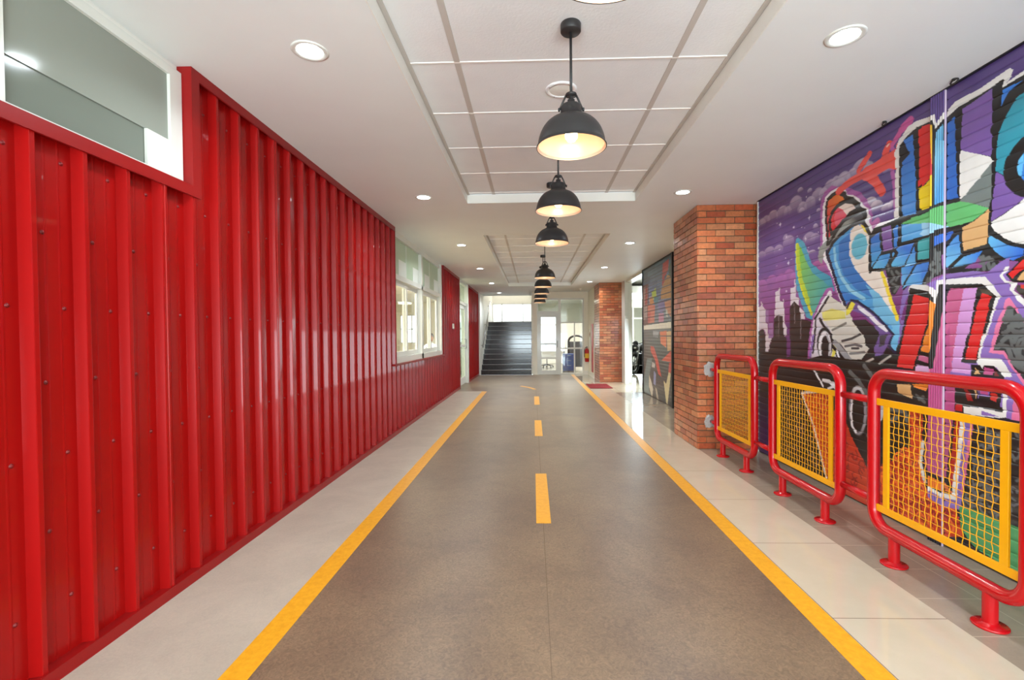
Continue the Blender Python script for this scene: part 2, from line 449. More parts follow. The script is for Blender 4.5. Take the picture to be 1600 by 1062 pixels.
struct('wall_right', MB().box(2.46, 2.50, 12.98, 14.1, 0, CZ), M['grey_wall'])
struct('wall_right', MB().box(2.46, 2.50, 5.25, 5.32, 0, CZ), M['white'])

# ------------------------------------------------------------------ red corrugated cladding on the left wall
SEAM0, SHEET, RIB = 2.285, 1.02, 0.204
def spans(y):      # z-range covered by the cladding at this distance
    if y < 2.50: return (0.05, 2.06)
    if y < 6.16: return (0.05, CZ - 0.002)
    if y < 9.53: return (0.05, 0.895)
    return (0.05, CZ - 0.002)
def sheet_profile(s0, s1, seam):
    pts = []
    n = int(round((s1 - s0) / RIB))
    px = WL - 0.040
    for i in range(n + 1):
        c = s0 + RIB * i
        w = 0.011 if i not in (0, n) else 0.016
        rib = [(c - w - 0.012, px), (c - w, WL - 0.0015), (c - w + 0.003, WL), (c + w - 0.003, WL), (c + w, WL - 0.0015), (c + w + 0.012, px)]
        if i == 0: rib = [(c, WL - 0.0005), (c + 0.003, WL + 0.003), (c + w - 0.003, WL + 0.003), (c + w, WL), (c + w + 0.012, px)]
        if i == n: rib = [(c - w - 0.012, px), (c - w, WL - 0.0015), (c - w + 0.003, WL), (c, WL)]
        pts += rib
        if i < n:
            for g in (0.075, 0.129):
                pts += [(c + g - 0.006, px), (c + g - 0.002, px + 0.0012), (c + g + 0.002, px + 0.0012), (c + g + 0.006, px)]
    return pts
def clip_profile(pts, a, b):
    def at(y):
        for (y0, x0), (y1, x1) in zip(pts, pts[1:]):
            if y0 <= y <= y1 and y1 > y0: return x0 + (x1 - x0) * (y - y0) / (y1 - y0)
        return pts[0][1] if y < pts[0][0] else pts[-1][1]
    return [(a, at(a))] + [p for p in pts if a + 1e-5 < p[0] < b - 1e-5] + [(b, at(b))]
def cladding(root, ya, yb, cuts, screws):
    k0 = math.floor((ya - SEAM0) / SHEET + 1e-6); k = k0
    while SEAM0 + k * SHEET < yb - 0.02:
        s0, s1 = SEAM0 + k * SHEET, SEAM0 + (k + 1) * SHEET
        prof = sheet_profile(s0, s1, True)
        a, b = max(s0, ya), min(s1, yb)
        bounds = [a] + [c for c in cuts if a < c < b] + [b]
        mb = MB()
        for p, q in zip(bounds, bounds[1:]):
            z0, z1 = spans((p + q) / 2)
            pr = clip_profile(prof, p, q); n = len(pr)
            vs = [(x, y, z0) for y, x in pr] + [(x, y, z1) for y, x in pr]
            mb.add(vs, [(i, i + 1, n + i + 1, n + i) for i in range(n - 1)])
        sh = mb.build('corrugated_sheet', M['red_metal'], root)
        sd = sh.modifiers.new('thickness', 'SOLIDIFY'); sd.thickness = 0.0012; sd.offset = -1
        for i in range(5):
            for r_ in range(10):
                z = 0.27 + 0.281 * r_
                y = s0 + RIB * i + (0.064 if r_ % 2 else 0.142)
                if not (a + 0.03 < y < b - 0.03): continue
                lo, hi = spans(y)
                if lo + 0.06 < z < hi - 0.08: screws.append((y, z))
        k += 1
px = WL - 0.040
SCREWS = []
clad = thing('metal_cladding', 'long red corrugated steel cladding on the left wall, around the big and high windows', 'cladding')
cladding(clad, 0.2, 11.57, (2.50, 6.16, 9.53), SCREWS)
tr = MB()
tr.box(-1.858, WL + 0.010, 0.2, 11.57, 0, 0.052)
tr.box(-1.858, WL - 0.002, 0.2, 2.475, 2.062, 2.077); tr.box(WL - 0.002, WL + 0.010, 0.2, 2.475, 2.022, 2.078)   # sill under the high window
tr.box(-1.858, WL - 0.002, 2.475, 2.49, 2.062, CZ - 0.001); tr.box(WL - 0.002, WL + 0.010, 2.475, 2.535, 2.022, CZ - 0.001)
tr.box(WL - 0.002, WL + 0.010, 2.535, 6.17, CZ - 0.055, CZ - 0.001)                     # head
tr.box(WL - 0.002, WL + 0.010, 9.53, 11.57, CZ - 0.055, CZ - 0.001)
tr.box(-1.858, WL + 0.010, 6.15, 6.17, 0.92, CZ - 0.001); tr.box(-1.858, WL + 0.010, 9.51, 9.53, 0.92, CZ - 0.001)
tr.box(-1.858, WL + 0.014, 6.10, 9.54, 0.893, 0.918); tr.box(-1.858, WL + 0.010, 11.555, 11.59, 0, CZ - 0.001)
tr.build('edge_trim', M['red_trim'], clad)
clad2 = thing('metal_cladding', 'short run of red corrugated cladding between the far side door and the stairs', 'cladding')
S2 = []
cladding(clad2, 13.20, 15.56, (), S2)
tr = MB(); tr.box(-1.858, WL + 0.010, 13.18, 15.57, 0, 0.052); tr.box(WL - 0.002, WL + 0.010, 13.18, 15.57, CZ - 0.055, CZ - 0.001)
tr.box(-1.858, WL + 0.010, 13.165, 13.195, 0, CZ - 0.001); tr.box(-1.858, WL + 0.010, 15.555, 15.58, 0, CZ - 0.001)
tr.build('edge_trim', M['red_trim'], clad2)
def screw_mb(mb, y, z):
    mb.lathe([(0.0088, 0), (0.0088, 0.0012), (0.0052, 0.0016), (0.0052, 0.0048), (0.0036, 0.006), (0, 0.006)], (px, y, z), 8, axis='x')
SCREWS = [s for s in SCREWS if s[0] > 1.5 * 0.9]
SCREWS.sort(key=lambda s: s[0])
base = None
for (y, z) in SCREWS[:100]:
    if base is None:
        q = MB(); screw_mb(q, 0, 0); base = q.build('screw', M['screw'], clad); o = base
    else:
        o = base.copy(); COL.objects.link(o); o.parent = clad
    o.location = (0, y, z)
q = MB()
for (y, z) in SCREWS[100:]: screw_mb(q, y, z)
q.build('screw_heads', M['screw'], clad)['kind'] = 'stuff'
q = MB()
for (y, z) in S2: screw_mb(q, y, z)
q.build('screw_heads', M['screw'], clad2)['kind'] = 'stuff'
# small switch plate on the cladding past the window
t = thing('wall_switch', 'small pale switch plate on the red cladding past the big left window', 'switch', (WL + 0.0105, 10.55, 1.50))
MB().bbox(0, 0.012, -0.09, 0.09, -0.06, 0.06).build('plate', M['white'], t)
for dy in (-0.045, 0.045): MB().bbox(0.012, 0.018, dy - 0.02, dy + 0.02, -0.03, 0.03, 0.002).build('rocker', M['grey_wall'], t)

# ------------------------------------------------------------------ windows and doors on the left
w1 = sroot('window_1', (0, 0, 0)); xf = -1.83
f = MB()
f.box(-1.86, xf, -0.6, 2.47, 2.08, 2.105); f.box(-1.86, xf, -0.6, 2.47, 2.615, 2.66)
f.box(-1.86, xf, 2.39, 2.47, 2.105, 2.615); f.box(-1.86, xf, 1.53, 1.625, 2.105, 2.615); f.box(-1.86, xf, -0.6, -0.5, 2.105, 2.615)
f.box(-1.85, xf - 0.005, 2.245, 2.39, 2.105, 2.28)
f.build('window_frame', M['frame'], w1)
MB().box(-1.856, -1.846, 1.60, 2.40, 2.28, 2.62).box(-1.856, -1.846, -0.5, 1.53, 2.28, 2.62).build('upper_pane', M['frost_up'], w1)
MB().box(-1.862, -1.853, 1.60, 2.25, 2.10, 2.285).box(-1.862, -1.853, -0.5, 1.53, 2.10, 2.285).build('lower_pane', M['frost_low'], w1)

w2 = sroot('window_2', (0, 0, 0)); xo = -1.835
f = MB(); Y0, Y1 = 6.19, 9.50
f.box(-1.93, xo, Y0, Y0 + 0.05, 0.92, CZ - 0.04); f.box(-1.93, xo + 0.02, Y1 - 0.10, Y1, 0.92, CZ)
f.box(-1.93, xo + 0.01, Y0, Y1, 0.90, 1.00); f.box(-1.93, xo, Y0, Y1, 2.62, CZ); f.box(-1.93, xo + 0.01, Y0, Y1, 2.05, 2.12)
ym = (Y0 + Y1) / 2
f.box(-1.93, xo + 0.01, ym - 0.05, ym + 0.05, 0.92, 2.62)
f.build('window_frame', M['frame'], w2)
for a, b in ((Y0 + 0.05, ym - 0.05), (ym + 0.05, Y1 - 0.10)):
    h = (a + b) / 2
    for (p, q_), xx in (((a, h + 0.04), -1.88), ((h - 0.04, b), -1.91)):
        s = MB(); s.box(xx - 0.015, xx + 0.015, p, p + 0.07, 1.0, 2.05); s.box(xx - 0.015, xx + 0.015, q_ - 0.07, q_, 1.0, 2.05)
        s.box(xx - 0.015, xx + 0.015, p + 0.07, q_ - 0.07, 1.0, 1.07); s.box(xx - 0.015, xx + 0.015, p + 0.07, q_ - 0.07, 1.98, 2.05)
        so = s.build('sash', M['frame'], w2)
        MB().box(xx - 0.003, xx + 0.003, p + 0.07, q_ - 0.07, 1.07, 1.98).build('pane', M['glass'], so)
tp = MB().box(-1.885, -1.875, Y0 + 0.05, Y1 - 0.1, 2.12, 2.62).build('transom_pane', M['film_green'], w2)
f = MB(); n = 8; st = (Y1 - 0.1 - Y0 - 0.05) / n
for i in range(n):
    if i % 2: f.box(-1.874, -1.872, Y0 + 0.05 + i * st, Y0 + 0.05 + (i + 1) * st, 2.13, 2.36)
for i in range(1, n, 2): f.box(-1.874, -1.869, Y0 + 0.05 + (i + 1) * st - 0.006, Y0 + 0.05 + (i + 1) * st + 0.006, 2.13, 2.62)
f.build('film_square', M['film_white'], tp)

d1 = sroot('door_1', (0, 0, 0))
f = MB(); f.box(-1.96, -1.80, 11.60, 11.68, 0, CZ - 0.02); f.box(-1.96, -1.78, 13.02, 13.15, 0, CZ - 0.01); f.box(-1.96, -1.80, 11.68, 13.02, 2.62, CZ - 0.01)
f.box(-1.93, -1.82, 11.68, 13.02, 2.10, 2.17); f.build('door_frame', M['frame'], d1)
lf = MB(); lf.box(-1.90, -1.86, 11.68, 11.78, 0.01, 2.10); lf.box(-1.90, -1.86, 12.92, 13.02, 0.01, 2.10)
lf.box(-1.90, -1.86, 11.78, 12.92, 0.01, 0.20); lf.box(-1.90, -1.86, 11.78, 12.92, 2.0, 2.10); lf.box(-1.90, -1.86, 11.78, 12.92, 1.0, 1.06)
lf.build('door_leaf', M['frame'], d1)
MB().box(-1.883, -1.877, 11.78, 12.92, 0.20, 1.0).box(-1.883, -1.877, 11.78, 12.92, 1.06, 2.0).box(-1.883, -1.877, 11.68, 13.02, 2.17, 2.62).build('pane', M['glass_green'], d1)
MB().tube([(-1.86, 12.86, 0.95), (-1.81, 12.86, 0.95), (-1.81, 12.86, 1.20), (-1.86, 12.86, 1.20)], 0.012, 8).build('door_handle', M['steel'], d1)

# ------------------------------------------------------------------ glazed door and side light at the end
d2 = sroot('door_2', (0, 0, 0)); yb = 15.62
f = MB(); f.box(0.13, 0.17, yb, yb + 0.1, 0, 2.5); f.box(0.83, 0.91, yb, yb + 0.1, 0, 2.5); f.box(0.17, 0.83, yb, yb + 0.1, 2.44, 2.5); f.box(0.17, 0.83, yb, yb + 0.1, 2.0, 2.08)
f.build('door_frame', M['frame'], d2)
f = MB(); f.box(0.17, 0.26, yb + 0.02, yb + 0.07, 0.01, 2.0); f.box(0.74, 0.83, yb + 0.02, yb + 0.07, 0.01, 2.0)
f.box(0.26, 0.74, yb + 0.02, yb + 0.07, 0.01, 0.14); f.box(0.26, 0.74, yb + 0.02, yb + 0.07, 1.88, 2.0); f.box(0.26, 0.74, yb + 0.02, yb + 0.07, 0.52, 0.57); f.box(0.26, 0.74, yb + 0.02, yb + 0.07, 0.98, 1.03)
lf = f.build('door_leaf', M['frame'], d2)
MB().box(0.26, 0.74, yb + 0.04, yb + 0.05, 0.14, 0.52).box(0.26, 0.74, yb + 0.04, yb + 0.05, 0.57, 0.98).box(0.26, 0.74, yb + 0.04, yb + 0.05, 1.03, 1.88).build('pane', M['glass'], lf)
MB().box(0.17, 0.83, yb + 0.04, yb + 0.05, 2.08, 2.44).build('transom_pane', M['glass_grey'], d2)
MB().tube([(0.79, yb + 0.02, 0.9), (0.79, yb - 0.03, 0.9), (0.79, yb - 0.03, 1.1), (0.79, yb + 0.02, 1.1)], 0.01, 8).build('door_handle', M['steel'], lf)
w3 = sroot('window_3', (0, 0, 0))
f = MB(); f.box(1.61, 1.66, yb, yb + 0.1, 0, 2.5); f.box(0.91, 1.61, yb, yb + 0.1, 2.44, 2.5); f.box(0.91, 1.61, yb, yb + 0.1, 0, 0.05); f.box(0.91, 1.61, yb, yb + 0.1, 0.83, 0.88); f.box(0.91, 1.61, yb, yb + 0.1, 1.68, 1.72)
f.box(1.33, 1.37, yb + 0.02, yb + 0.08, 0.05, 0.83); f.box(1.33, 1.37, yb + 0.02, yb + 0.08, 0.88, 1.68)
f.build('window_frame', M['frame'], w3)
MB().box(0.91, 1.61, yb + 0.04, yb + 0.05, 0.05, 0.83).box(0.91, 1.61, yb + 0.04, yb + 0.05, 0.88, 1.68).build('pane', M['glass'], w3)
MB().box(0.91, 1.61, yb + 0.04, yb + 0.05, 1.72, 2.44).build('upper_pane', M['glass_grey'], w3)
struct('baseboard_right', MB().box(1.78, 1.80, 14.1, 15.6, 0, 0.12).box(1.66, 1.80, 15.58, 15.6, 0, 0.12), M['white'])

# ------------------------------------------------------------------ brick pillars
def brick_pillar(label, x0, x1, y0, y1, seed):
    rg = random.Random(seed)
    t = thing('brick_pillar', label, 'pillar')
    pal = [(184, 100, 58), (174, 88, 50), (188, 110, 66), (186, 118, 76), (166, 78, 46), (180, 100, 60), (190, 124, 82), (172, 98, 62)]
    g = 0.0065; ch = 0.0692; bl = 0.207; e = 0.006
    MB().box(x0 + e, x1 - e, y0 + e, y1 - e, 0, CZ).build('mortar_core', M['mortar'], t)
    mb = MB(); nz = int(round(CZ / ch)); hz = CZ / nz
    for k in range(nz):
        z0 = k * hz + g / 2 + 0.001; z1 = (k + 1) * hz - g / 2 - 0.001
        for face in range(4):
            a, b = (x0, x1) if face in (0, 2) else (y0, y1)
            s = a - (bl * 0.5 if (k + face) % 2 else bl * 0.02) ; edges = [a]
            s += bl
            while s < b - 0.03: edges.append(s); s += bl
            edges.append(b)
            for p, q in zip(edges, edges[1:]):
                if q - p < 0.02: continue
                c = list(pal[rg.randrange(len(pal))]); v = rg.uniform(0.86, 1.08); c = lin([min(255, w * v) for w in c])
                pp, qq = p + g / 2 + (0 if p != a else -g / 2), q - g / 2 + (0 if q != b else g / 2)
                d = rg.uniform(-0.0012, 0.0012); dz = rg.uniform(-0.001, 0.001)
                if face == 0: mb.box(pp, qq, y0 + d, y0 + 0.02, z0 + dz, z1 + dz, 0, c)
                elif face == 2: mb.box(pp, qq, y1 - 0.02, y1 - d, z0 + dz, z1 + dz, 0, c)
                elif face == 1: mb.box(x1 - 0.02, x1 - d, pp, qq, z0 + dz, z1 + dz, 0, c)
                else: mb.box(x0 + d, x0 + 0.02, pp, qq, z0 + dz, z1 + dz, 0, c)
    bevel(mb.build('brickwork', M['brick'], t), 0.0015, 1)
    return t
pil = brick_pillar('large red brick pillar behind the red and yellow railings, left of the graffiti shutter', 1.815, 2.47, 5.33, 6.20, 5)
brick_pillar('far red brick pillar beside the open side doorway, behind the red mat', 1.80, 2.44, 13.0, 14.08, 9)
for z in (0.885, 0.31):
    rg = random.Random(int(z * 100)); mb = MB(); n = 14; ring = []
    vs = [(1.955, 5.322, z)]
    for i in range(n):
        a = 2 * PI * i / n; r_ = 0.062 * rg.uniform(0.75, 1.2); vs.append((1.955 + r_ * math.cos(a), 5.3215, z + r_ * 1.15 * math.sin(a)))
    for i in range(n):
        a = 2 * PI * i / n; r_ = 0.07 * rg.uniform(0.8, 1.2); vs.append((1.955 + r_ * math.cos(a), 5.334, z + r_ * 1.15 * math.sin(a)))
    fs = [(0, 1 + (i + 1) % n, 1 + i) for i in range(n)] + [(1 + i, 1 + (i + 1) % n, 1 + n + (i + 1) % n, 1 + n + i) for i in range(n)]
    mb.add(vs, fs); o = mb.build('cement_patch', M['cement'], pil); o['label'] = 'grey cement patch round the railing stub'
MURAL_A=[
('U',(186,176,200),(5158,2437),94,61),
('U',(186,176,200),(5074,2448),101,60),
('U',(186,176,200),(4923,2451),105,73),
('U',(186,176,200),(4744,2444),106,75),
('U',(186,176,200),(4638,2435),68,54),
('U',(186,176,200),(4504,2445),118,102),
('U',(186,176,200),(4393,2398),76,65),
('U',(186,176,200),(4272,2400),86,75),
('U',(186,176,200),(4159,2434),94,81),
('U',(186,176,200),(4077,2427),65,64),
('U',(186,176,200),(3987,2455),99,74),
('U',(186,176,200),(3876,2444),82,61),
('U',(186,176,200),(3817,2455),90,67),
('U',(186,176,200),(3916,2480),60,53),
('U',(186,176,200),(3821,2480),79,56),
('U',(186,176,200),(3719,2461),64,65),
('U',(186,176,200),(3623,2486),101,78),
('U',(186,176,200),(3541,2458),58,55),
('U',(186,176,200),(3473,2421),56,47),
('U',(186,176,200),(3398,2408),62,40),
('U',(186,176,200),(3344,2389),52,39),
('U',(225,212,222),(3529,2198),77,55),
('U',(225,212,222),(3461,2159),65,54),
('U',(225,212,222),(3359,2132),52,33),
('U',(225,212,222),(3315,2139),34,32),
('U',(176,160,190),(5158,2100),94,51),
('U',(176,160,190),(4991,2112),108,59),
('U',(176,160,190),(4808,2099),91,57),
('U',(176,160,190),(4620,2139),100,68),
('U',(176,160,190),(4672,2176),52,55),
('U',(176,160,190),(4286,2099),100,67),
('U',(176,160,190),(4199,2098),69,41),
('U',(190,100,160),(4156,1851),94,45),
('U',(190,100,160),(4074,1823),78,44),
('U',(176,110,176),(5157,1780),125,71),
('U',(176,110,176),(4941,1807),106,68),
('U',(176,110,176),(4752,1804),106,56),
('U',(176,110,176),(4610,1815),100,73),
('U',(176,110,176),(4534,1788),65,53),
('K',(225,220,235),(4528,2264),36,40),
('K',(225,220,235),(4279,2292),37,43),
('K',(225,220,235),(4325,2486),10,11),
('K',(225,220,235),(4124,2408),30,36),
('K',(225,220,235),(4771,2347),45,47),
('K',(225,220,235),(4837,2372),28,28),
('K',(225,220,235),(4338,2118),37,42),
('K',(225,220,235),(4136,1999),32,39),
('K',(225,220,235),(4619,1946),46,50),
('K',(225,220,235),(4207,2241),11,13),
('K',(225,220,235),(4147,2227),9,11),
('K',(225,220,235),(4789,2105),32,33),
('K',(225,220,235),(4471,2171),12,14),
('K',(225,220,235),(4655,2201),24,25),
('K',(225,220,235),(4400,2235),21,24),
('K',(225,220,235),(4346,2218),13,15),
('K',(225,220,235),(4672,2001),17,18),
('K',(225,220,235),(4569,1975),25,27),
('K',(225,220,235),(4835,1951),22,23),
('K',(225,220,235),(4144,2136),9,11),
('K',(225,220,235),(4293,2032),17,20),
('U',(205,195,215),(4425,2572),46,29),
('U',(205,195,215),(4273,2522),37,25),
('U',(205,195,215),(4400,2383),46,29),
('U',(205,195,215),(4144,2316),32,22),
('U',(205,195,215),(4186,2190),36,29),
('U',(205,195,215),(4242,1981),57,21),
('U',(205,195,215),(4315,1985),32,34),
('K',(225,220,235),(4706,1724),12,13),
('K',(225,220,235),(4610,1724),11,12),
('K',(225,220,235),(4653,1682),32,35),
('P',(214,206,212),[(5245,1289),(5245,1560),(5168,1571),(5153,1647),(5136,1574),(5073,1530),(5066,1388),(5015,1377),(5010,1232),(4940,1228),(4990,1158),(5000,1088),(5072,1085),(5076,1308),(5157,1329)]),
('P',(214,206,212),[(4876,1432),(4864,1693),(4807,1702),(4789,1743),(4770,1698),(4779,1599),(4724,1581),(4715,1623),(4703,1580),(4688,1378),(4653,1340),(4644,1266),(4687,1248),(4797,1343),(4797,1448)]),
('P',(214,206,212),[(4588,1531),(4576,1703),(4518,1706),(4509,1794),(4489,1703),(4488,1614),(4437,1601),(4437,1521),(4359,1473),(4343,1403),(4405,1406),(4518,1571)]),
('P',(150,110,160),[(5073,1530),(5001,1526),(5001,1387),(4911,1384),(4911,1228),(5010,1227),(5011,1387),(5072,1389)]),
('P',(22,22,24),[(5245,1294),(5114,1329),(5072,1247),(5072,1085),(4990,1098),(4950,1208),(4901,1247),(4892,1423),(4835,1459),(4724,1445),(4705,1266),(4670,1238),(4592,1248),(4601,1522),(4518,1576),(4429,1521),(4413,1406),(4268,1384),(4225,1366),(4268,1248),(4267,993),(4386,548),(5243,407)]),
('P',(96,40,110),[(4656,1377),(4592,1376),(4586,1065),(4652,1044)]),
('P',(214,206,212),[(5072,1308),(5015,1307),(5006,1227),(4940,1226),(4990,1148),(5000,1088),(5055,1086)]),
('P',(60,60,62),[(4891,1247),(4872,1247),(4872,1344),(4797,1353),(4789,1247),(4778,1247)]),
('S',(120,116,124),12,[(4797,1458),(4791,1228)]),
('S',(120,116,124),12,[(4413,1441),(4407,1230)]),
('S',(120,116,124),12,[(4518,1553),(4512,1373)]),
('G',(30,24,40),(58,30,92),(5289,608),(5288,77),[(5465,723),(5020,767),(4942,-218),(5464,-45)]),
('G',(70,165,190),(60,150,180),(4515,1881),(3896,1659),[(4510,2052),(4493,2142),(4454,2153),(4350,2083),(4245,1887),(4098,1794),(3961,1734),(3874,1603),(4005,1629),(4074,1564),(4144,1484),(4205,1385),(4321,1419),(4407,1560),(4480,1689),(4503,1879)]),
('G',(120,190,80),(60,160,170),(4458,1873),(3961,1611),[(4473,2061),(4417,2066),(4323,1914),(4220,1795),(4074,1713),(3950,1623),(4074,1593),(4193,1457),(4243,1445),(4348,1556),(4430,1715),(4472,1875)]),
('S',(225,215,40),35,[(4473,2092),(4481,2031),(4467,1905),(4435,1777),(4380,1664),(4308,1553),(4243,1445)]),
('S',(180,205,60),50,[(4459,2074),(4459,1996),(4441,1886),(4408,1759),(4348,1661),(4290,1551)]),
('S',(168,92,165),50,[(3879,2408),(3965,2448),(4055,2426),(4089,2366),(4096,2248),(4086,2154)]),
('S',(168,92,165),50,[(4093,2217),(4095,2076),(4087,1912),(4018,1831),(3950,1746),(3896,1625),(3858,1581)]),
('S',(168,92,165),60,[(3972,1619),(4016,1616),(4085,1551),(4193,1414),(4242,1268),(4272,1060)]),
('S',(170,95,165),50,[(3858,2415),(3737,2352),(3642,2292),(3560,2195),(3533,2109),(3536,2043),(3448,2035)]),
('S',(165,90,165),50,[(3775,2365),(3643,2301),(3580,2233),(3530,2150),(3519,2104)]),
('S',(175,95,165),35,[(3319,2543),(3299,2465),(3316,2393),(3291,2281),(3281,2111)]),
('S',(185,110,170),50,[(3533,2095),(3522,2032),(3448,2063)]),
('S',(238,236,240),50,[(3888,2410),(3974,2405),(4032,2382),(4062,2319),(4066,2216),(4057,2141),(4060,2038),(4047,1979)]),
('S',(238,236,240),50,[(4047,1987),(4069,1927),(4016,1863),(3958,1798)]),
('S',(238,236,240),40,[(3888,2410),(3829,2383),(3788,2327),(3715,2303),(3648,2258)]),
('S',(238,236,240),40,[(3880,2404),(3809,2372),(3780,2319),(3719,2301),(3622,2223),(3580,2163),(3539,2109)]),
('S',(238,236,240),40,[(3643,2230),(3560,2165),(3549,2071),(3499,1984),(3432,2027),(3306,2021),(3247,2045),(3247,2122)]),
('S',(238,236,240),45,[(3988,1820),(3929,1744),(3864,1602),(3795,1480)]),
('S',(238,236,240),50,[(3983,1599),(4085,1516),(4188,1384),(4222,1224),(4247,1061)]),
('G',(232,120,40),(205,50,40),(3888,2372),(3999,2231),[(4031,2311),(4000,2377),(3888,2404),(3799,2353),(3784,2315),(3887,2295),(3961,2253),(4024,2206)]),
('P',(205,36,48),[(4027,2210),(3961,2253),(3976,2194),(3960,2081),(4017,2010),(4045,2099),(4043,2210)]),
('P',(228,84,108),[(3976,2241),(3899,2283),(3793,2295),(3704,2263),(3639,2206),(3714,2197),(3827,2151),(3947,2074),(3979,2163)]),
('P',(236,218,208),[(3897,2284),(3793,2295),(3704,2263),(3639,2206),(3770,2183),(3828,2243)]),
('P',(215,40,50),[(3967,2254),(3911,2271),(3936,2184),(3898,2114),(3947,2074),(3979,2163)]),
('G',(150,155,150),(70,72,78),(3773,2132),(3718,2184),[(4148,1909),(4134,1997),(3952,2080),(3855,2113),(3740,2175),(3642,2187),(3580,2163),(3561,2130),(3590,2099),(3717,2096),(3854,2052),(3964,2005),(4067,1944),(4093,1852)]),
('P',(74,156,214),[(4007,1899),(3985,1971),(3815,2059),(3641,2096),(3586,2046),(3512,1981),(3520,1728),(3385,1700),(3349,1624),(3309,1482),(3241,1365),(3240,1231),(3261,1140),(3314,1184),(3284,1253),(3443,1384),(3582,1464),(3674,1521),(3762,1514),(3781,1476),(3874,1616),(3957,1788)]),
('P',(48,116,192),[(3877,1992),(3735,2042),(3748,1863),(3691,1765),(3565,1648),(3412,1560),(3379,1522),(3478,1518),(3675,1610),(3813,1729),(3872,1857)]),
('P',(48,122,200),[(3854,1614),(3792,1595),(3619,1535),(3732,1525),(3762,1514),(3781,1476)]),
('P',(236,224,212),[(3735,2054),(3659,2095),(3586,2046),(3524,1984),(3522,1729),(3389,1699),(3349,1635),(3317,1506),(3248,1366),(3332,1438),(3445,1551),(3583,1663),(3687,1770),(3748,1876)]),
('P',(112,184,222),[(3565,1630),(3428,1550),(3316,1425),(3241,1352),(3246,1253),(3315,1322),(3410,1371),(3477,1422),(3495,1532)]),
('S',(150,208,232),30,[(3928,1954),(3914,1850),(3844,1720),(3733,1603),(3582,1526)]),
('E',(98,184,208),(3635,1919),86,95),
('S',(240,212,50),30,[(3400,1691),(3361,1602),(3317,1494),(3258,1366)]),
('P',(240,212,60),[(3626,2085),(3586,2061),(3536,1987),(3586,2024)]),
('S',(22,22,24),32,[(3888,2401),(3962,2393),(4019,2374),(4038,2312),(4040,2209),(4017,2093),(4021,2010)]),
('S',(22,22,24),41,[(3852,2380),(3805,2355),(3788,2320),(3715,2288),(3647,2230)]),
('S',(22,22,24),32,[(3647,2208),(3704,2268),(3793,2299),(3899,2287),(3961,2253),(3992,2190),(3985,2133),(3966,2082)]),
('S',(22,22,24),32,[(3998,2010),(3827,2151),(3647,2179)]),
('S',(22,22,24),32,[(3976,1834),(4027,1922),(3951,2006),(3854,2052),(3717,2093),(3600,2101),(3564,2131),(3580,2170),(3642,2201),(3740,2190),(3855,2128),(3952,2088)]),
('S',(22,22,24),32,[(3600,2101),(3559,2046),(3514,1973),(3520,1885),(3519,1718)]),
('S',(24,26,60),32,[(4030,1952),(4002,1892),(3939,1759),(3864,1602),(3781,1476)]),
('S',(22,22,24),32,[(3940,2264),(3868,2298),(3786,2302),(3718,2279),(3653,2225),(3611,2185),(3570,2132)]),
('S',(232,82,74),60,[(3880,2401),(3798,2421),(3719,2433),(3613,2437),(3561,2430)]),
('S',(232,82,74),100,[(3561,2434),(3483,2431),(3398,2442),(3309,2446)]),
('S',(232,82,74),120,[(3309,2446),(3242,2449),(3193,2456),(3173,2464)]),
('S',(232,82,74),50,[(3644,2487),(3582,2529),(3532,2562)]),
('S',(232,82,74),60,[(3394,2467),(3372,2518),(3345,2554)]),
('S',(232,82,74),60,[(3250,2510),(3185,2531)]),
('S',(232,82,74),70,[(3561,2423),(3473,2353),(3444,2310),(3406,2258)]),
('S',(232,82,74),90,[(3283,2414),(3225,2393),(3168,2385)]),
('E',(232,82,74),(3195,2319),17,13),
('S',(250,200,190),15,[(3359,2552),(3344,2560)]),
('S',(250,200,190),15,[(3193,2462),(3173,2464)]),
('S',(250,200,190),15,[(3184,2372),(3168,2385)]),
('S',(196,86,150),40,[(3310,2546),(3276,2571),(3235,2604)]),
('S',(196,86,150),60,[(3226,2614),(3162,2635)]),
('P',(228,226,222),[(3290,2032),(3281,2367),(3291,2483),(3250,2556),(3172,2606),(3111,2611),(2953,2583),(2944,2526),(2888,2570),(2827,2599),(2677,2594),(2517,2616),(2500,2596),(2521,2556),(2538,2548),(2443,2565),(2218,2507),(2205,1394),(2700,1832),(3038,1658),(3481,2004),(3261,2042)]),
('P',(22,22,24),[(3252,2023),(3254,2358),(3250,2512),(3179,2549),(3111,2574),(2971,2558),(2952,2493),(2882,2533),(2810,2558),(2677,2562),(2549,2580),(2554,2535),(2443,2544),(2217,2477),(2205,1394),(2700,1832),(3038,1658),(3481,1982),(3415,2021),(3246,2016)]),
('P',(22,22,24),[(3515,1982),(3481,2023),(3415,2020),(3246,2037),(2435,1837),(2210,1781),(2207,1555),(2433,1619),(2511,1637),(2620,1649),(2668,1689),(2802,1610),(2869,1629),(2893,1751),(2975,1694),(3037,1568),(3213,1553),(3229,1699),(3334,1714),(3413,1702),(3520,1719)]),
('G',(70,140,215),(50,115,200),(3222,2070),(3122,2410),[(3213,2530),(3138,2539),(3113,2261),(3107,2028),(3220,2038),(3231,2300),(3226,2393),(3161,2425)]),
('P',(214,32,34),[(3092,2550),(2994,2541),(2975,2233),(3089,2192),(3088,2439)]),
('P',(236,206,24),[(3089,2181),(3037,2187),(2974,2232),(2972,2040),(3062,2038),(3079,2057)]),
('S',(236,190,40),12,[(2983,2526),(2974,2296)]),
('P',(214,32,34),[(3067,2559),(2991,2546),(2982,2358),(3065,2390)]),
('P',(214,32,34),[(3066,2470),(2984,2436),(2973,2232),(3060,2186)]),
('P',(236,206,24),[(3060,2180),(3016,2196),(2974,2229),(2974,2043),(3059,2039)]),
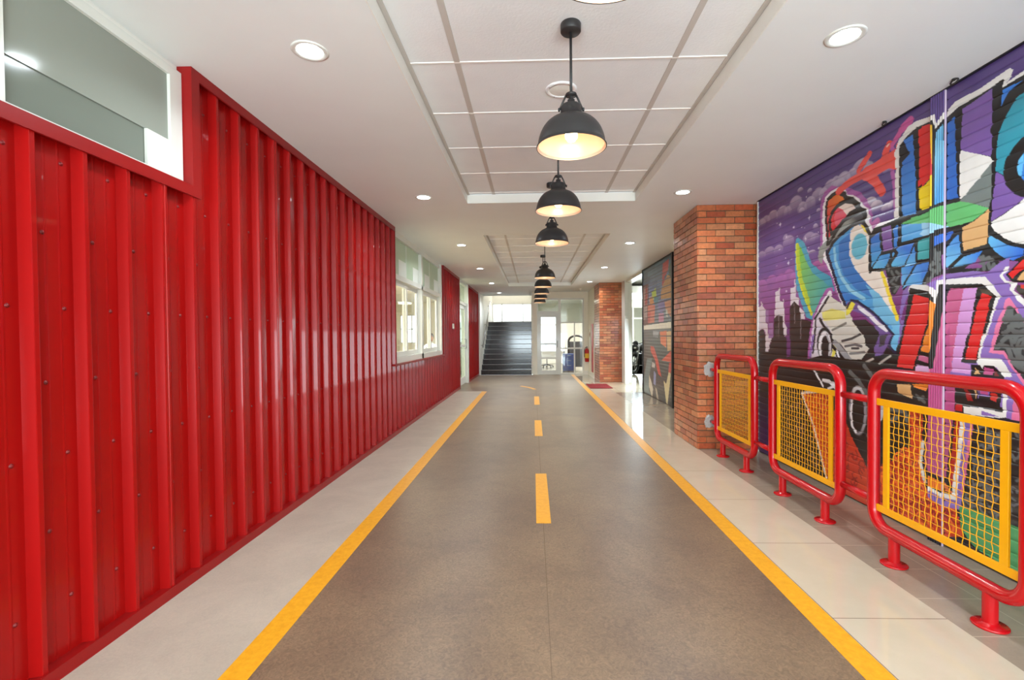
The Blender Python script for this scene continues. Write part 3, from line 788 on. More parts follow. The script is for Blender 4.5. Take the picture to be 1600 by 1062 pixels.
('G',(120,190,225),(80,160,212),(2945,2437),(2895,2417),[(2945,2472),(2895,2501),(2892,2324),(2948,2345)]),
('P',(44,104,190),[(2881,2495),(2834,2518),(2826,2299),(2879,2319)]),
('G',(120,190,225),(70,150,212),(2950,2250),(2886,2228),[(2948,2425),(2890,2401),(2885,2044),(2953,2042)]),
('P',(44,104,192),[(2883,2398),(2829,2376),(2811,2043),(2882,2051)]),
('P',(118,86,158),[(2785,2534),(2723,2541),(2610,2560),(2608,2212),(2793,2282)]),
('P',(118,86,158),[(2793,2361),(2612,2288),(2613,2204),(2793,2307)]),
('P',(228,226,222),[(2797,2307),(2617,2204),(2605,2176),(2696,2089),(2790,2029),(2799,2034)]),
('P',(112,122,120),[(2610,2169),(2608,2000),(2622,1935),(2741,1996),(2797,2019)]),
('P',(98,184,110),[(3150,2011),(3058,2009),(2952,2025),(2796,2018),(2741,1996),(2622,1934),(2717,1887),(2788,1885),(2857,1888),(2986,1938),(3150,1961)]),
('P',(98,184,110),[(3222,1996),(2993,2016),(2958,2007),(2957,1927),(3035,1951),(3221,1988)]),
('P',(84,162,220),[(3228,1988),(3035,1950),(2957,1927),(2957,1876),(3227,1870)]),
('P',(156,206,236),[(3079,1892),(3034,1931),(2957,1929),(2957,1877),(3049,1873)]),
('P',(156,206,236),[(3062,1959),(2979,1940),(2857,1889),(2985,1889),(3061,1882)]),
('P',(214,168,112),[(2622,1932),(2631,1745),(2781,1773),(2782,1866),(2705,1885)]),
('P',(214,168,112),[(2782,1850),(2635,1818),(2639,1744),(2769,1733),(2782,1817)]),
('P',(45,146,168),[(2576,2335),(2553,2385),(2519,2428),(2471,2452),(2415,2460),(2255,2440),(2251,2108),(2439,2210),(2477,2167),(2578,2201)]),
('P',(45,146,168),[(2581,2275),(2436,2216),(2492,2169),(2510,2122),(2513,2055),(2587,2118)]),
('P',(50,120,205),[(2439,2206),(2334,2200),(2213,2081),(2291,2022),(2332,1982),(2437,1995),(2466,2016),(2496,2078),(2495,2127),(2468,2179)]),
('P',(95,180,228),[(2439,2196),(2463,2177),(2491,2125),(2491,2077),(2462,2019),(2448,2076)]),
('P',(50,124,214),[(2555,2524),(2442,2518),(2296,2507),(2296,2484),(2442,2489),(2500,2477),(2539,2427),(2563,2423)]),
('P',(118,86,158),[(2587,2114),(2513,2052),(2485,2002),(2437,1959),(2331,1900),(2331,1937),(2436,1935),(2475,1917),(2538,1885),(2608,1861),(2606,1954),(2591,2055)]),
('P',(228,226,222),[(2331,1955),(2436,1935),(2475,1912),(2538,1880),(2608,1857),(2611,1838),(2589,1807),(2537,1761),(2434,1707),(2328,1673)]),
('P',(228,226,222),[(2594,1809),(2329,1760),(2328,1687),(2434,1707),(2482,1721),(2537,1757)]),
('G',(100,180,225),(44,104,204),(2621,1769),(2463,1660),[(2621,1789),(2594,1773),(2522,1719),(2437,1684),(2444,1652),(2491,1635),(2536,1652),(2583,1695),(2604,1719),(2623,1749)]),
('P',(44,104,204),[(2434,1683),(2328,1673),(2328,1614),(2434,1659)]),
('S',(22,22,24),70,[(2439,2206),(2468,2182),(2501,2148),(2513,2104),(2503,2047),(2466,1996),(2437,1976),(2331,1937)]),
('S',(22,22,24),60,[(2442,2490),(2500,2477),(2539,2423),(2569,2387),(2589,2341)]),
('P',(126,86,156),[(3409,2005),(3319,2006),(3305,1837),(3389,1837)]),
('G',(50,104,190),(70,160,215),(3470,1957),(3488,1776),[(3509,1952),(3432,1985),(3412,1831),(3450,1797),(3507,1744)]),
('G',(60,140,210),(100,185,225),(3394,1815),(3459,1737),[(3495,1735),(3422,1813),(3322,1816),(3348,1754),(3375,1722)]),
('P',(52,122,206),[(3297,1980),(3259,1994),(3262,1850),(3290,1836)]),
('G',(50,112,205),(100,185,228),(3220,1842),(3287,1732),[(3311,1722),(3303,1812),(3245,1847),(3123,1847),(3155,1787),(3203,1719),(3236,1712)]),
('G',(52,122,206),(105,180,225),(3124,1812),(3171,1708),[(3115,1829),(3110,1711),(3199,1706),(3138,1796)]),
('G',(105,180,225),(52,122,206),(3218,1595),(3123,1695),[(3222,1702),(3116,1705),(3225,1577)]),
('G',(100,180,226),(50,112,206),(3186,1573),(3033,1694),[(3099,1703),(2996,1706),(3054,1577),(3186,1578),(3217,1563)]),
('P',(60,160,166),[(3090,1853),(2983,1858),(2989,1728),(3092,1733)]),
('P',(60,160,166),[(3061,1857),(2985,1860),(2984,1748),(3060,1737)]),
('P',(60,124,210),[(3060,1707),(2991,1705),(3026,1648),(3059,1598)]),
('P',(50,108,205),[(2950,1852),(2838,1862),(2857,1822),(2886,1808),(2953,1794)]),
('G',(60,130,210),(120,195,232),(2806,1811),(2888,1670),[(2803,1833),(2787,1720),(2818,1692),(2891,1646),(2882,1770),(2831,1817)]),
('G',(120,195,232),(56,124,212),(2842,1657),(2692,1714),[(2848,1649),(2768,1700),(2657,1714),(2700,1657)]),
('S',(22,22,24),25,[(3287,1829),(3266,1806),(3322,1750)]),
('P',(22,22,24),[(2984,1783),(2899,1768),(2894,1648),(2669,1621),(2593,1656),(2531,1622),(2530,1587),(2614,1598),(2726,1608),(2881,1618),(2941,1608),(3058,1562),(3059,1586),(3012,1664)]),
('S',(96,100,100),20,[(2942,1753),(2949,1725),(2925,1692)]),
('S',(96,100,100),20,[(2918,1680),(2911,1644),(2931,1636)]),
('S',(96,100,100),20,[(2963,1698),(2983,1672)]),
('S',(96,100,100),20,[(2647,1665),(2669,1679)]),
('S',(96,100,100),20,[(2639,1664),(2620,1671)]),
('S',(96,100,100),20,[(2949,1771),(2925,1732),(2938,1689),(2973,1682)]),
('S',(96,100,100),20,[(2915,1748),(2925,1692),(2928,1629)]),
('S',(96,100,100),20,[(2976,1659),(2948,1644),(2983,1590)]),
('S',(96,100,100),20,[(3011,1605),(3033,1572)]),
('S',(96,100,100),20,[(2653,1682),(2646,1613)]),
('S',(96,100,100),20,[(2669,1650),(2641,1664),(2603,1656)]),
('S',(96,100,100),20,[(2625,1641),(2614,1614)]),
('S',(96,100,100),20,[(2593,1631),(2598,1606)]),
('S',(96,100,100),20,[(2582,1619),(2566,1607),(2592,1590)]),
('S',(96,100,100),20,[(2949,1719),(2915,1708)]),
('E',(96,100,100),(2682,1618),9,8),
('E',(96,100,100),(2663,1644),7,7),
('P',(30,30,32),[(3375,1732),(3321,1717),(3226,1697),(3235,1578),(3277,1530),(3311,1533)]),
('S',(96,100,100),20,[(3312,1690),(3286,1641),(3321,1619)]),
('S',(96,100,100),20,[(3269,1684),(3244,1662),(3269,1626)]),
('S',(96,100,100),20,[(3303,1604),(3252,1579),(3285,1550)]),
('S',(96,100,100),20,[(3348,1741),(3339,1700)]),
('P',(135,105,180),[(3213,1542),(3171,1576),(3037,1568),(2944,1588),(2857,1617),(2697,1610),(2629,1592),(2564,1632),(2512,1658),(2510,1512),(2431,1420),(2206,1404),(2199,799),(2691,916),(2956,882),(2973,1458),(3037,1526),(3157,1537),(3198,1452),(3241,1343),(3238,1410)]),
('P',(132,104,176),[(3206,1552),(3162,1566),(3217,1419),(3223,1356),(3200,1355),(3231,1126),(3269,1124),(3241,1254),(3233,1356),(3185,1480)]),
('P',(228,226,222),[(2945,1271),(2947,1446),(2931,1587),(2773,1582),(2640,1572),(2591,1514),(2554,1460),(2580,1401),(2611,1301),(2616,1269)]),
('P',(228,226,222),[(2531,1607),(2508,1609),(2525,1581),(2545,1569),(2525,1537),(2468,1518),(2485,1483),(2431,1431),(2431,1397),(2480,1444),(2509,1486),(2500,1514),(2535,1528),(2561,1566)]),
('P',(228,226,222),[(2617,1416),(2580,1413),(2611,1302),(2653,1199),(2664,1135),(2556,1135),(2526,1107),(2490,1045),(2540,1038),(2571,1089),(2658,1073),(2686,1113),(2670,1198)]),
('S',(228,226,222),70,[(3129,1547),(3037,1534),(2980,1515),(2943,1482)]),
('P',(22,22,24),[(2914,1559),(2657,1536),(2580,1462),(2616,1326),(2635,1265),(2959,1266),(2940,1446)]),
('P',(22,22,24),[(2947,1431),(2612,1410),(2659,1240),(2686,1100),(2781,1103),(2884,1251),(2950,1076),(2992,1049),(3054,1069),(3055,1148),(2986,1150),(2959,1309)]),
('P',(196,92,138),[(2857,1530),(2687,1516),(2734,1265),(2931,1266),(2886,1465)]),
('P',(206,148,208),[(2767,1521),(2686,1515),(2698,1461),(2731,1265),(2811,1265),(2784,1441)]),
('P',(196,92,138),[(2913,1429),(2790,1421),(2838,1105),(2843,1048),(2889,1028),(2957,1017),(3007,1048),(2945,1251)]),
('P',(184,76,132),[(3001,956),(2806,967),(2816,822),(2833,767),(2877,409),(3006,422),(3018,592),(2997,785)]),
('P',(206,148,208),[(2790,1421),(2707,1416),(2781,1103),(2721,1094),(2721,1039),(2843,1044),(2832,1150)]),
('P',(214,32,34),[(2656,1489),(2606,1463),(2665,1265),(2716,1265),(2689,1408)]),
('P',(214,32,34),[(2684,1415),(2616,1410),(2643,1303),(2692,1121),(2757,1120),(2723,1262)]),
('P',(70,60,48),[(2676,1512),(2613,1496),(2591,1463),(2656,1484)]),
('P',(135,105,180),[(2610,1265),(2565,1441),(2534,1478),(2514,1496),(2494,1475),(2431,1369),(2324,1250),(2323,1158),(2429,1202)]),
('P',(135,105,180),[(2580,1408),(2325,1392),(2321,977),(2490,1045),(2526,1107),(2556,1135),(2657,1136),(2651,1183),(2611,1302)]),
('P',(222,118,158),[(2573,1264),(2529,1438),(2509,1451),(2489,1425),(2430,1316),(2344,1180),(2366,1156)]),
('P',(222,118,158),[(2534,1405),(2494,1403),(2322,1114),(2319,840),(2447,1029),(2506,1108),(2536,1156),(2615,1163),(2604,1200),(2574,1327)]),
('P',(34,34,36),[(2542,1264),(2523,1383),(2506,1407),(2479,1366),(2430,1297),(2366,1203)]),
('P',(34,34,36),[(2591,1177),(2543,1331),(2523,1395),(2484,1393),(2430,1308),(2323,1160),(2318,749),(2427,1031),(2476,1085),(2516,1152),(2531,1176)]),
('S',(96,100,100),24,[(2512,1281),(2488,1305),(2430,1308),(2389,1270)]),
('S',(96,100,100),24,[(2507,1300),(2483,1275),(2454,1270),(2430,1280)]),
('S',(96,100,100),24,[(2542,1226),(2522,1246),(2478,1256)]),
('S',(96,100,100),24,[(2557,1206),(2516,1197),(2501,1162),(2491,1124),(2457,1096),(2428,1084)]),
('S',(96,100,100),24,[(2528,1326),(2508,1345),(2518,1370)]),
('S',(96,100,100),24,[(2429,1265),(2468,1256),(2482,1222)]),
('S',(96,100,100),24,[(2429,1213),(2458,1188),(2457,1154),(2428,1136)]),
('S',(96,100,100),16,[(2429,1237),(2439,1213),(2429,1189)]),
('S',(96,100,100),16,[(2467,1125),(2443,1107),(2428,1113)]),
('S',(96,100,100),16,[(2527,1276),(2517,1251),(2532,1236)]),
('S',(96,100,100),16,[(2488,1349),(2478,1324),(2498,1315)]),
('S',(96,100,100),16,[(2482,1183),(2472,1163)]),
('S',(96,100,100),16,[(2440,1337),(2459,1299)]),
('S',(96,100,100),16,[(2506,1142),(2476,1134)]),
('S',(96,100,100),16,[(2412,1251),(2454,1232),(2472,1193),(2467,1144),(2428,1108)]),
('S',(96,100,100),16,[(2497,1236),(2492,1192)]),
('E',(96,100,100),(2541,1266),11,12),
('E',(96,100,100),(2464,1328),8,9),
('E',(96,100,100),(2572,1195),20,13),
('E',(96,100,100),(2507,1329),14,7),
('S',(96,100,100),40,[(2508,1387),(2506,1358),(2528,1334)]),
('S',(96,100,100),40,[(2483,1327),(2464,1346)]),
('P',(22,22,24),[(2718,1095),(2664,1096),(2652,1073),(2641,1095),(2587,1095),(2530,1039),(2530,1022),(2720,1004)]),
('P',(214,168,112),[(2695,1081),(2663,1045),(2697,1043)]),
('P',(190,80,135),[(2641,1084),(2588,1077),(2592,1044),(2646,1047)]),
('P',(120,24,30),[(2582,1068),(2555,1044),(2582,1042)]),
('P',(22,22,24),[(2433,1650),(2496,1597),(2528,1569),(2495,1528),(2432,1514),(2327,1523),(2328,1660)]),
('P',(214,32,34),[(2433,1637),(2491,1591),(2514,1570),(2493,1543),(2462,1573),(2328,1637),(2328,1669)]),
('P',(214,168,112),[(2415,1581),(2443,1570),(2472,1533),(2370,1519)]),
('P',(60,56,50),[(2468,1511),(2432,1493),(2326,1432),(2325,1341),(2431,1431),(2475,1487)]),
('P',(205,60,50),[(2452,1509),(2432,1507),(2414,1486),(2451,1490)]),
('P',(212,206,216),[(4205,1399),(3983,1592),(3915,1335),(3729,1085),(3578,803),(4240,718),(4262,1060)]),
('P',(216,212,200),[(3983,1582),(4108,1453),(4073,1395),(3893,1226),(3729,1072),(3579,1092),(3563,1266),(3692,1356),(3761,1462),(3781,1476)]),
('S',(22,22,24),25,[(4180,1377),(4192,1253),(4221,1106)]),
('S',(22,22,24),25,[(4005,1573),(4193,1399)]),
('S',(22,22,24),30,[(4120,1396),(4003,1267),(3893,1185),(3729,1046)]),
('E',(22,22,24),(4053,1189),108,138),
('E',(238,236,240),(4052,1168),85,124),
('E',(22,22,24),(4043,1154),58,101),
('S',(180,180,186),20,[(4026,1267),(3985,1198),(3989,1073)]),
('P',(226,216,90),[(3932,1205),(3883,1172),(3946,1033),(3967,852),(3956,754),(4023,745),(4001,891)]),
('P',(226,218,120),[(4092,1452),(3960,1476),(3791,1440),(3791,1387),(4073,1378)]),
('P',(22,22,24),[(3850,985),(3914,1117),(3729,1085),(3579,1042),(3239,1203),(3237,846),(3807,773)]),
('P',(22,22,24),[(3801,997),(3947,1254),(4024,1302),(3826,1224),(3733,1106),(3573,1126),(3563,1226),(3669,1327),(3713,1372),(3564,1374),(3418,1281),(3426,1200),(3474,1144),(3353,1174),(3274,1144),(3263,924),(3602,889)]),
('P',(208,205,196),[(3960,1286),(3769,1344),(3647,1312),(3574,1240),(3579,1190),(3521,1163),(3573,1109),(3604,1079),(3711,1073),(3826,1178),(3947,1231)]),
('S',(60,58,60),20,[(3826,1212),(3712,1232),(3621,1265)]),
('S',(90,88,90),20,[(3791,1171),(3679,1188),(3604,1175)]),
('S',(60,58,60),18,[(3711,1158),(3636,1160)]),
('S',(120,118,118),20,[(3733,1117),(3646,1124),(3573,1133)]),
('S',(120,118,110),20,[(3948,1301),(3780,1352)]),
('P',(112,86,152),[(3781,1477),(3714,1526),(3646,1507),(3485,1418),(3372,1341),(3299,1260),(3344,1186),(3396,1118),(3464,1108),(3476,1164),(3427,1254),(3485,1337),(3606,1418),(3708,1445)]),
('P',(60,56,66),[(3418,1254),(3345,1267),(3380,1187),(3426,1172)]),
('P',(226,214,70),[(3781,1483),(3719,1519),(3675,1494),(3735,1424),(3778,1410)]),
('S',(232,228,236),30,[(3638,1467),(3524,1404),(3427,1332),(3354,1294)]),
('P',(38,36,38),[(3707,1372),(3564,1366),(3427,1281),(3436,1227),(3484,1164),(3573,1197),(3564,1233),(3658,1319)]),
('P',(108,184,226),[(3318,1285),(3241,1355),(3239,1254),(3269,1150),(3295,1163),(3326,1201),(3299,1254)]),
('P',(22,22,24),[(3317,1162),(3282,1130),(3264,1047),(3352,1055),(3407,1119)]),
('S',(28,30,70),20,[(3769,1471),(3725,1524),(3649,1511),(3485,1420),(3409,1362),(3296,1264),(3335,1188),(3274,1137)]),
('S',(190,186,180),15,[(3678,1020),(3573,1055),(3483,1088)]),
('S',(190,186,180),15,[(3425,1057),(3317,1116)]),
('S',(150,152,156),50,[(3915,1199),(3729,1059),(3578,930),(3406,780)]),
('S',(22,22,24),30,[(3947,1171),(3769,1030),(3614,889)]),
('S',(238,236,240),20,[(3893,1131),(3809,988),(3728,916)]),
('S',(200,198,206),30,[(4241,958),(4141,849),(4001,751)]),
('S',(135,105,180),30,[(4217,1253),(4262,1060)]),
('P',(22,22,24),[(3240,1203),(3196,1355),(3154,1565),(2994,1523),(2953,1481),(2950,1055),(3118,1032),(3269,1043)]),
('P',(216,34,36),[(3122,1519),(2987,1479),(3012,1349),(3126,1040),(3261,1046),(3184,1329),(3143,1428)]),
('P',(238,138,40),[(2967,1459),(2953,1434),(2951,1152),(3055,1157),(3062,1169),(3029,1230),(3001,1331),(2988,1389)]),
('P',(238,138,40),[(2980,1469),(2939,1444),(2971,1233),(2990,1144),(3059,1158),(3032,1264),(2991,1336)]),
('P',(22,22,24),[(2939,1456),(2900,1561),(2862,1549),(2955,1064),(3112,1086),(3072,1155),(2983,1138)]),
('P',(192,92,136),[(3078,1134),(2993,1118),(2995,1081),(3083,1102)]),
('P',(214,170,214),[(3098,1073),(2982,1059),(2982,1021),(3111,1011)]),
('P',(184,76,132),[(2936,1070),(2888,1253),(2854,1312),(2851,896),(2956,882),(2970,1048)]),
('P',(22,22,24),[(5465,545),(4777,957),(4071,1093),(3335,1048),(3328,19),(3968,14),(4893,-31),(5464,-45)]),
('G',(30,26,44),(64,34,96),(5289,608),(5288,77),[(5405,620),(5019,666),(4917,-87),(5404,-31)]),
('E',(150,150,158),(3643,692),97,181),
('E',(22,22,24),(3643,683),68,154),
('S',(238,236,240),20,[(3705,776),(3718,663),(3704,563),(3663,525)]),
('E',(190,188,190),(3637,829),65,49),
('E',(22,22,24),(3637,820),36,28),
('S',(96,100,100),35,[(3734,976),(3638,920),(3547,832)]),
('S',(96,100,100),35,[(3574,1033),(3450,921),(3376,777)]),
('S',(96,100,100),35,[(3532,525),(3447,612),(3375,592)]),
('S',(238,236,240),30,[(4070,880),(3988,878),(3910,837),(3849,757)]),
('S',(238,236,240),20,[(4004,816),(3925,845),(3864,813)]),
('S',(238,236,240),20,[(4209,962),(4070,829)]),
('S',(238,236,240),20,[(3941,873),(3849,843)]),
('P',(214,80,32),[(4385,730),(3972,780),(3936,85),(4016,71)]),
('S',(236,220,215),22,[(4025,69),(4206,468),(4390,735),(4004,801),(3864,793)]),
('P',(204,58,34),[(3939,637),(3848,699),(3717,486),(3543,293),(3491,-131),(3936,-23)]),
('P',(206,66,34),[(3683,209),(3562,265),(3435,301),(3317,391),(3138,538),(3149,788),(3041,778),(3027,607),(3065,423),(3027,329),(2985,282),(2811,268),(2756,113),(2982,17),(3682,-45)]),
('P',(22,22,24),[(3452,851),(3259,930),(3140,852),(3000,827),(2999,797),(3151,778),(3147,545),(3317,382),(3448,317)]),
('P',(200,198,202),[(3452,821),(3385,810),(3345,749),(3450,584)]),
('S',(96,100,100),30,[(3307,754),(3186,755),(3173,702)]),
('S',(96,100,100),30,[(3306,679),(3257,706)]),
('P',(214,168,112),[(3259,930),(3143,941),(3127,849),(3246,871)]),
('P',(238,138,40),[(3130,943),(2999,956),(3021,911),(3116,924)]),
('P',(22,22,24),[(3147,941),(3118,926),(3021,906),(2989,812),(3123,836)]),
('S',(96,100,100),20,[(3096,875),(3031,840)]),
('S',(96,100,100),20,[(3074,852),(3042,873)]),
('S',(150,26,22),12,[(2952,158),(2935,160),(2920,155),(2911,145),(2908,133),(2911,123),(2917,118)]),
('S',(150,26,22),12,[(2963,205),(2941,198),(2932,179),(2939,162),(2954,157),(2965,163),(2967,173)]),
('S',(150,26,22),12,[(3276,162),(3300,156),(3320,166),(3327,185),(3320,200),(3307,205),(3297,201)]),
('S',(150,26,22),12,[(3184,419),(3188,405),(3198,395),(3209,392),(3218,395),(3225,400),(3226,407)]),
('S',(150,26,22),12,[(3084,240),(3119,218),(3155,226),(3171,254),(3163,280),(3143,290),(3127,283)]),
('S',(150,26,22),12,[(3073,131),(3083,144),(3086,158),(3083,170),(3076,178),(3067,180),(3060,179)]),
('S',(150,26,22),12,[(3104,353),(3071,348),(3050,327),(3045,302),(3054,282),(3071,273),(3086,276)]),
('S',(150,26,22),12,[(3305,255),(3307,275),(3300,292),(3288,302),(3275,305),(3264,301),(3258,293)]),
('S',(150,26,22),12,[(2775,179),(2800,170),(2822,175),(2837,188),(2842,205),(2837,219),(2828,226)]),
('S',(150,26,22),12,[(3033,189),(3013,209),(2988,211),(2971,197),(2968,179),(2977,166),(2989,164)]),
('S',(150,26,22),12,[(2995,220),(2972,225),(2953,217),(2943,203),(2944,187),(2952,177),(2962,175)]),
('S',(150,26,22),12,[(3435,296),(3426,306),(3415,309),(3405,307),(3399,300),(3397,293),(3399,287)]),
('S',(150,26,22),12,[(3321,332),(3295,343),(3272,333),(3266,312),(3276,296),(3291,294),(3300,302)]),
('S',(150,26,22),12,[(3081,210),(3071,219),(3059,222),(3049,219),(3042,212),(3041,204),(3043,198)]),
('S',(150,26,22),12,[(3191,159),(3197,146),(3208,139),(3219,138),(3227,143),(3231,151),(3230,157)]),
('S',(150,26,22),12,[(3439,94),(3459,109),(3466,130),(3460,149),(3447,158),(3433,158),(3424,151)]),
('S',(150,26,22),12,[(2958,174),(2963,190),(2961,204),(2953,213),(2942,217),(2933,215),(2928,210)]),
('S',(150,26,22),12,[(3272,435),(3251,429),(3242,411),(3247,394),(3261,388),(3272,393),(3275,402)]),
('S',(150,26,22),12,[(3462,91),(3451,128),(3423,146),(3393,142),(3377,122),(3379,101),(3391,90)]),
('S',(150,26,22),12,[(3192,69),(3212,64),(3228,72),(3235,87),(3231,100),(3222,106),(3213,105)]),
('S',(150,26,22),12,[(3364,81),(3392,108),(3393,143),(3371,164),(3346,163),(3332,147),(3334,130)]),
('S',(150,26,22),12,[(3121,650),(3139,650),(3153,659),(3158,672),(3156,684),(3148,691),(3140,692)]),
('S',(150,26,22),12,[(3113,434),(3101,448),(3085,450),(3073,443),(3069,432),(3073,423),(3080,420)]),
('S',(150,26,22),12,[(3127,707),(3102,712),(3080,704),(3069,687),(3070,670),(3078,659),(3090,656)]),
('S',(150,26,22),12,[(3286,142),(3279,111),(3294,88),(3317,81),(3335,92),(3340,108),(3332,120)]),
('S',(150,26,22),12,[(3022,210),(3016,228),(3004,240),(2990,245),(2977,242),(2969,235),(2967,226)]),
('S',(150,26,22),12,[(3108,687),(3077,709),(3043,703),(3027,678),(3033,654),(3051,644),(3067,649)]),
('S',(150,26,22),12,[(3352,400),(3313,399),(3290,374),(3291,344),(3310,328),(3331,330),(3341,344)]),
('S',(150,26,22),12,[(2867,195),(2854,171),(2857,148),(2872,134),(2890,133),(2901,142),(2904,153)]),
('S',(150,26,22),12,[(3082,404),(3091,383),(3106,371),(3123,367),(3137,371),(3146,380),(3148,391)]),
('S',(150,26,22),12,[(3108,676),(3115,702),(3105,722),(3086,729),(3070,721),(3065,708),(3071,698)]),
('S',(150,26,22),12,[(3183,335),(3197,346),(3202,360),(3199,373),(3190,381),(3180,382),(3174,377)]),
('S',(150,26,22),12,[(3229,170),(3208,173),(3193,162),(3190,146),(3198,134),(3210,132),(3217,138)]),
('S',(150,26,22),12,[(3368,223),(3354,202),(3353,179),(3363,162),(3379,155),(3393,158),(3401,166)]),
('S',(150,26,22),12,[(3356,165),(3369,140),(3393,129),(3414,135),(3425,151),(3423,167),(3414,175)]),
('S',(150,26,22),12,[(3391,90),(3424,92),(3445,114),(3445,139),(3430,155),(3412,156),(3401,146)]),
('S',(150,26,22),12,[(2951,188),(2980,182),(3001,197),(3003,220),(2990,234),(2974,232),(2967,222)]),
('S',(150,26,22),12,[(3384,300),(3397,317),(3399,335),(3391,350),(3379,357),(3367,356),(3360,349)]),
('S',(150,26,22),12,[(3012,51),(3028,35),(3048,34),(3061,44),(3064,59),(3057,69),(3048,71)]),
('S',(150,26,22),12,[(3138,270),(3164,262),(3187,267),(3203,281),(3209,298),(3205,313),(3196,322)]),
('S',(150,26,22),12,[(3170,305),(3157,298),(3151,286),(3151,274),(3157,266),(3165,263),(3172,264)]),
('S',(150,26,22),12,[(3276,191),(3258,171),(3261,147),(3278,135),(3295,139),(3302,152),(3298,163)]),
('S',(150,26,22),12,[(3218,501),(3188,482),(3178,453),(3187,427),(3207,414),(3226,417),(3236,428)]),
('S',(150,26,22),12,[(2866,146),(2857,136),(2855,125),(2859,115),(2865,109),(2873,108),(2878,110)]),
('S',(150,26,22),12,[(3050,166),(3059,144),(3075,130),(3093,126),(3109,131),(3118,140),(3121,151)]),
('S',(150,26,22),12,[(3108,77),(3082,111),(3045,113),(3021,91),(3023,63),(3041,49),(3058,53)]),
('S',(150,26,22),12,[(2899,114),(2915,136),(2917,160),(2907,179),(2892,188),(2877,187),(2867,180)]),
('S',(150,26,22),12,[(3159,439),(3123,435),(3103,410),(3106,382),(3125,367),(3145,370),(3153,383)]),
('S',(150,26,22),12,[(3415,241),(3419,271),(3404,294),(3382,301),(3363,293),(3356,278),(3359,266)]),
('S',(150,26,22),12,[(3171,230),(3200,222),(3225,229),(3240,247),(3242,267),(3233,282),(3221,287)]),
('S',(150,26,22),12,[(3136,476),(3125,452),(3126,429),(3137,412),(3152,403),(3166,403),(3177,409)]),
('S',(150,26,22),12,[(3208,381),(3228,371),(3248,372),(3262,383),(3267,397),(3265,409),(3257,416)]),
('S',(150,26,22),12,[(2951,74),(2953,109),(2933,133),(2906,137),(2887,124),(2883,106),(2891,93)]),
('S',(150,26,22),12,[(3280,239),(3296,232),(3311,233),(3322,239),(3328,249),(3329,259),(3325,266)]),
('S',(150,26,22),12,[(3084,158),(3087,179),(3076,193),(3059,195),(3049,185),(3050,174),(3057,168)]),
('S',(150,26,22),12,[(3327,329),(3303,314),(3293,291),(3299,270),(3315,259),(3330,260),(3339,268)]),
('S',(150,26,22),12,[(2915,103),(2913,125),(2898,139),(2881,140),(2869,130),(2868,118),(2874,110)]),
('S',(150,26,22),12,[(3075,794),(3054,783),(3048,762),(3057,746),(3072,742),(3083,749),(3085,759)]),
('S',(150,26,22),12,[(2880,224),(2871,212),(2870,198),(2877,188),(2886,184),(2894,185),(2899,191)]),
('S',(150,26,22),12,[(2943,188),(2935,226),(2907,246),(2877,243),(2861,224),(2861,203),(2873,191)]),
('S',(150,26,22),12,[(3404,37),(3440,46),(3459,72),(3456,101),(3438,117),(3418,117),(3406,106)]),
('S',(150,26,22),12,[(3352,151),(3333,156),(3316,148),(3309,135),(3311,122),(3319,114),(3328,114)]),
('S',(150,26,22),12,[(3133,399),(3158,412),(3165,436),(3154,455),(3136,460),(3123,452),(3121,440)]),
('S',(150,26,22),12,[(3280,110),(3265,105),(3255,95),(3253,82),(3257,72),(3264,67),(3272,67)]),
('S',(150,26,22),12,[(3125,230),(3113,207),(3115,184),(3128,169),(3145,164),(3158,170),(3164,180)]),
('S',(150,26,22),12,[(3432,230),(3411,227),(3401,212),(3403,196),(3414,189),(3425,191),(3430,198)]),
('S',(150,26,22),12,[(3095,43),(3115,49),(3126,64),(3127,80),(3119,91),(3109,95),(3100,93)]),
('S',(150,26,22),12,[(3107,338),(3090,342),(3075,338),(3064,329),(3060,318),(3061,308),(3066,302)]),
('S',(150,26,22),12,[(3015,119),(3037,102),(3061,106),(3073,123),(3069,141),(3056,148),(3045,144)]),
('S',(150,26,22),12,[(3110,789),(3082,787),(3064,770),(3061,748),(3072,733),(3087,729),(3098,735)]),
('S',(236,110,40),12,[(3220,487),(3203,511),(3179,519),(3157,512),(3146,496),(3147,480),(3155,471)]),
('S',(236,110,40),12,[(3314,176),(3299,176),(3288,168),(3284,157),(3286,147),(3292,141),(3298,140)]),
('S',(236,110,40),12,[(3084,318),(3058,319),(3039,306),(3031,288),(3034,271),(3045,262),(3056,260)]),
('S',(236,110,40),12,[(3274,419),(3271,448),(3255,469),(3234,477),(3215,473),(3203,461),(3201,448)]),
('S',(236,110,40),12,[(3151,365),(3119,360),(3099,340),(3096,315),(3106,297),(3123,290),(3136,295)]),
('S',(236,110,40),12,[(3206,49),(3213,72),(3209,93),(3198,107),(3183,113),(3170,111),(3161,104)]),
('S',(236,110,40),12,[(3207,453),(3191,467),(3172,469),(3158,460),(3153,447),(3157,436),(3165,431)]),
('S',(236,110,40),12,[(3336,243),(3315,224),(3312,199),(3324,181),(3342,177),(3356,185),(3359,197)]),
('S',(236,110,40),12,[(3429,239),(3419,277),(3389,294),(3360,287),(3348,265),(3353,245),(3368,237)]),
('S',(236,110,40),12,[(3030,74),(3061,74),(3082,92),(3086,116),(3075,133),(3059,138),(3047,132)]),
('S',(236,110,40),12,[(3157,464),(3134,482),(3109,483),(3091,471),(3084,454),(3089,439),(3100,432)]),
('S',(236,110,40),12,[(2839,172),(2823,149),(2822,124),(2834,106),(2851,99),(2866,102),(2874,111)]),
('S',(236,110,40),12,[(3109,384),(3100,360),(3109,339),(3127,331),(3143,337),(3149,349),(3145,360)]),
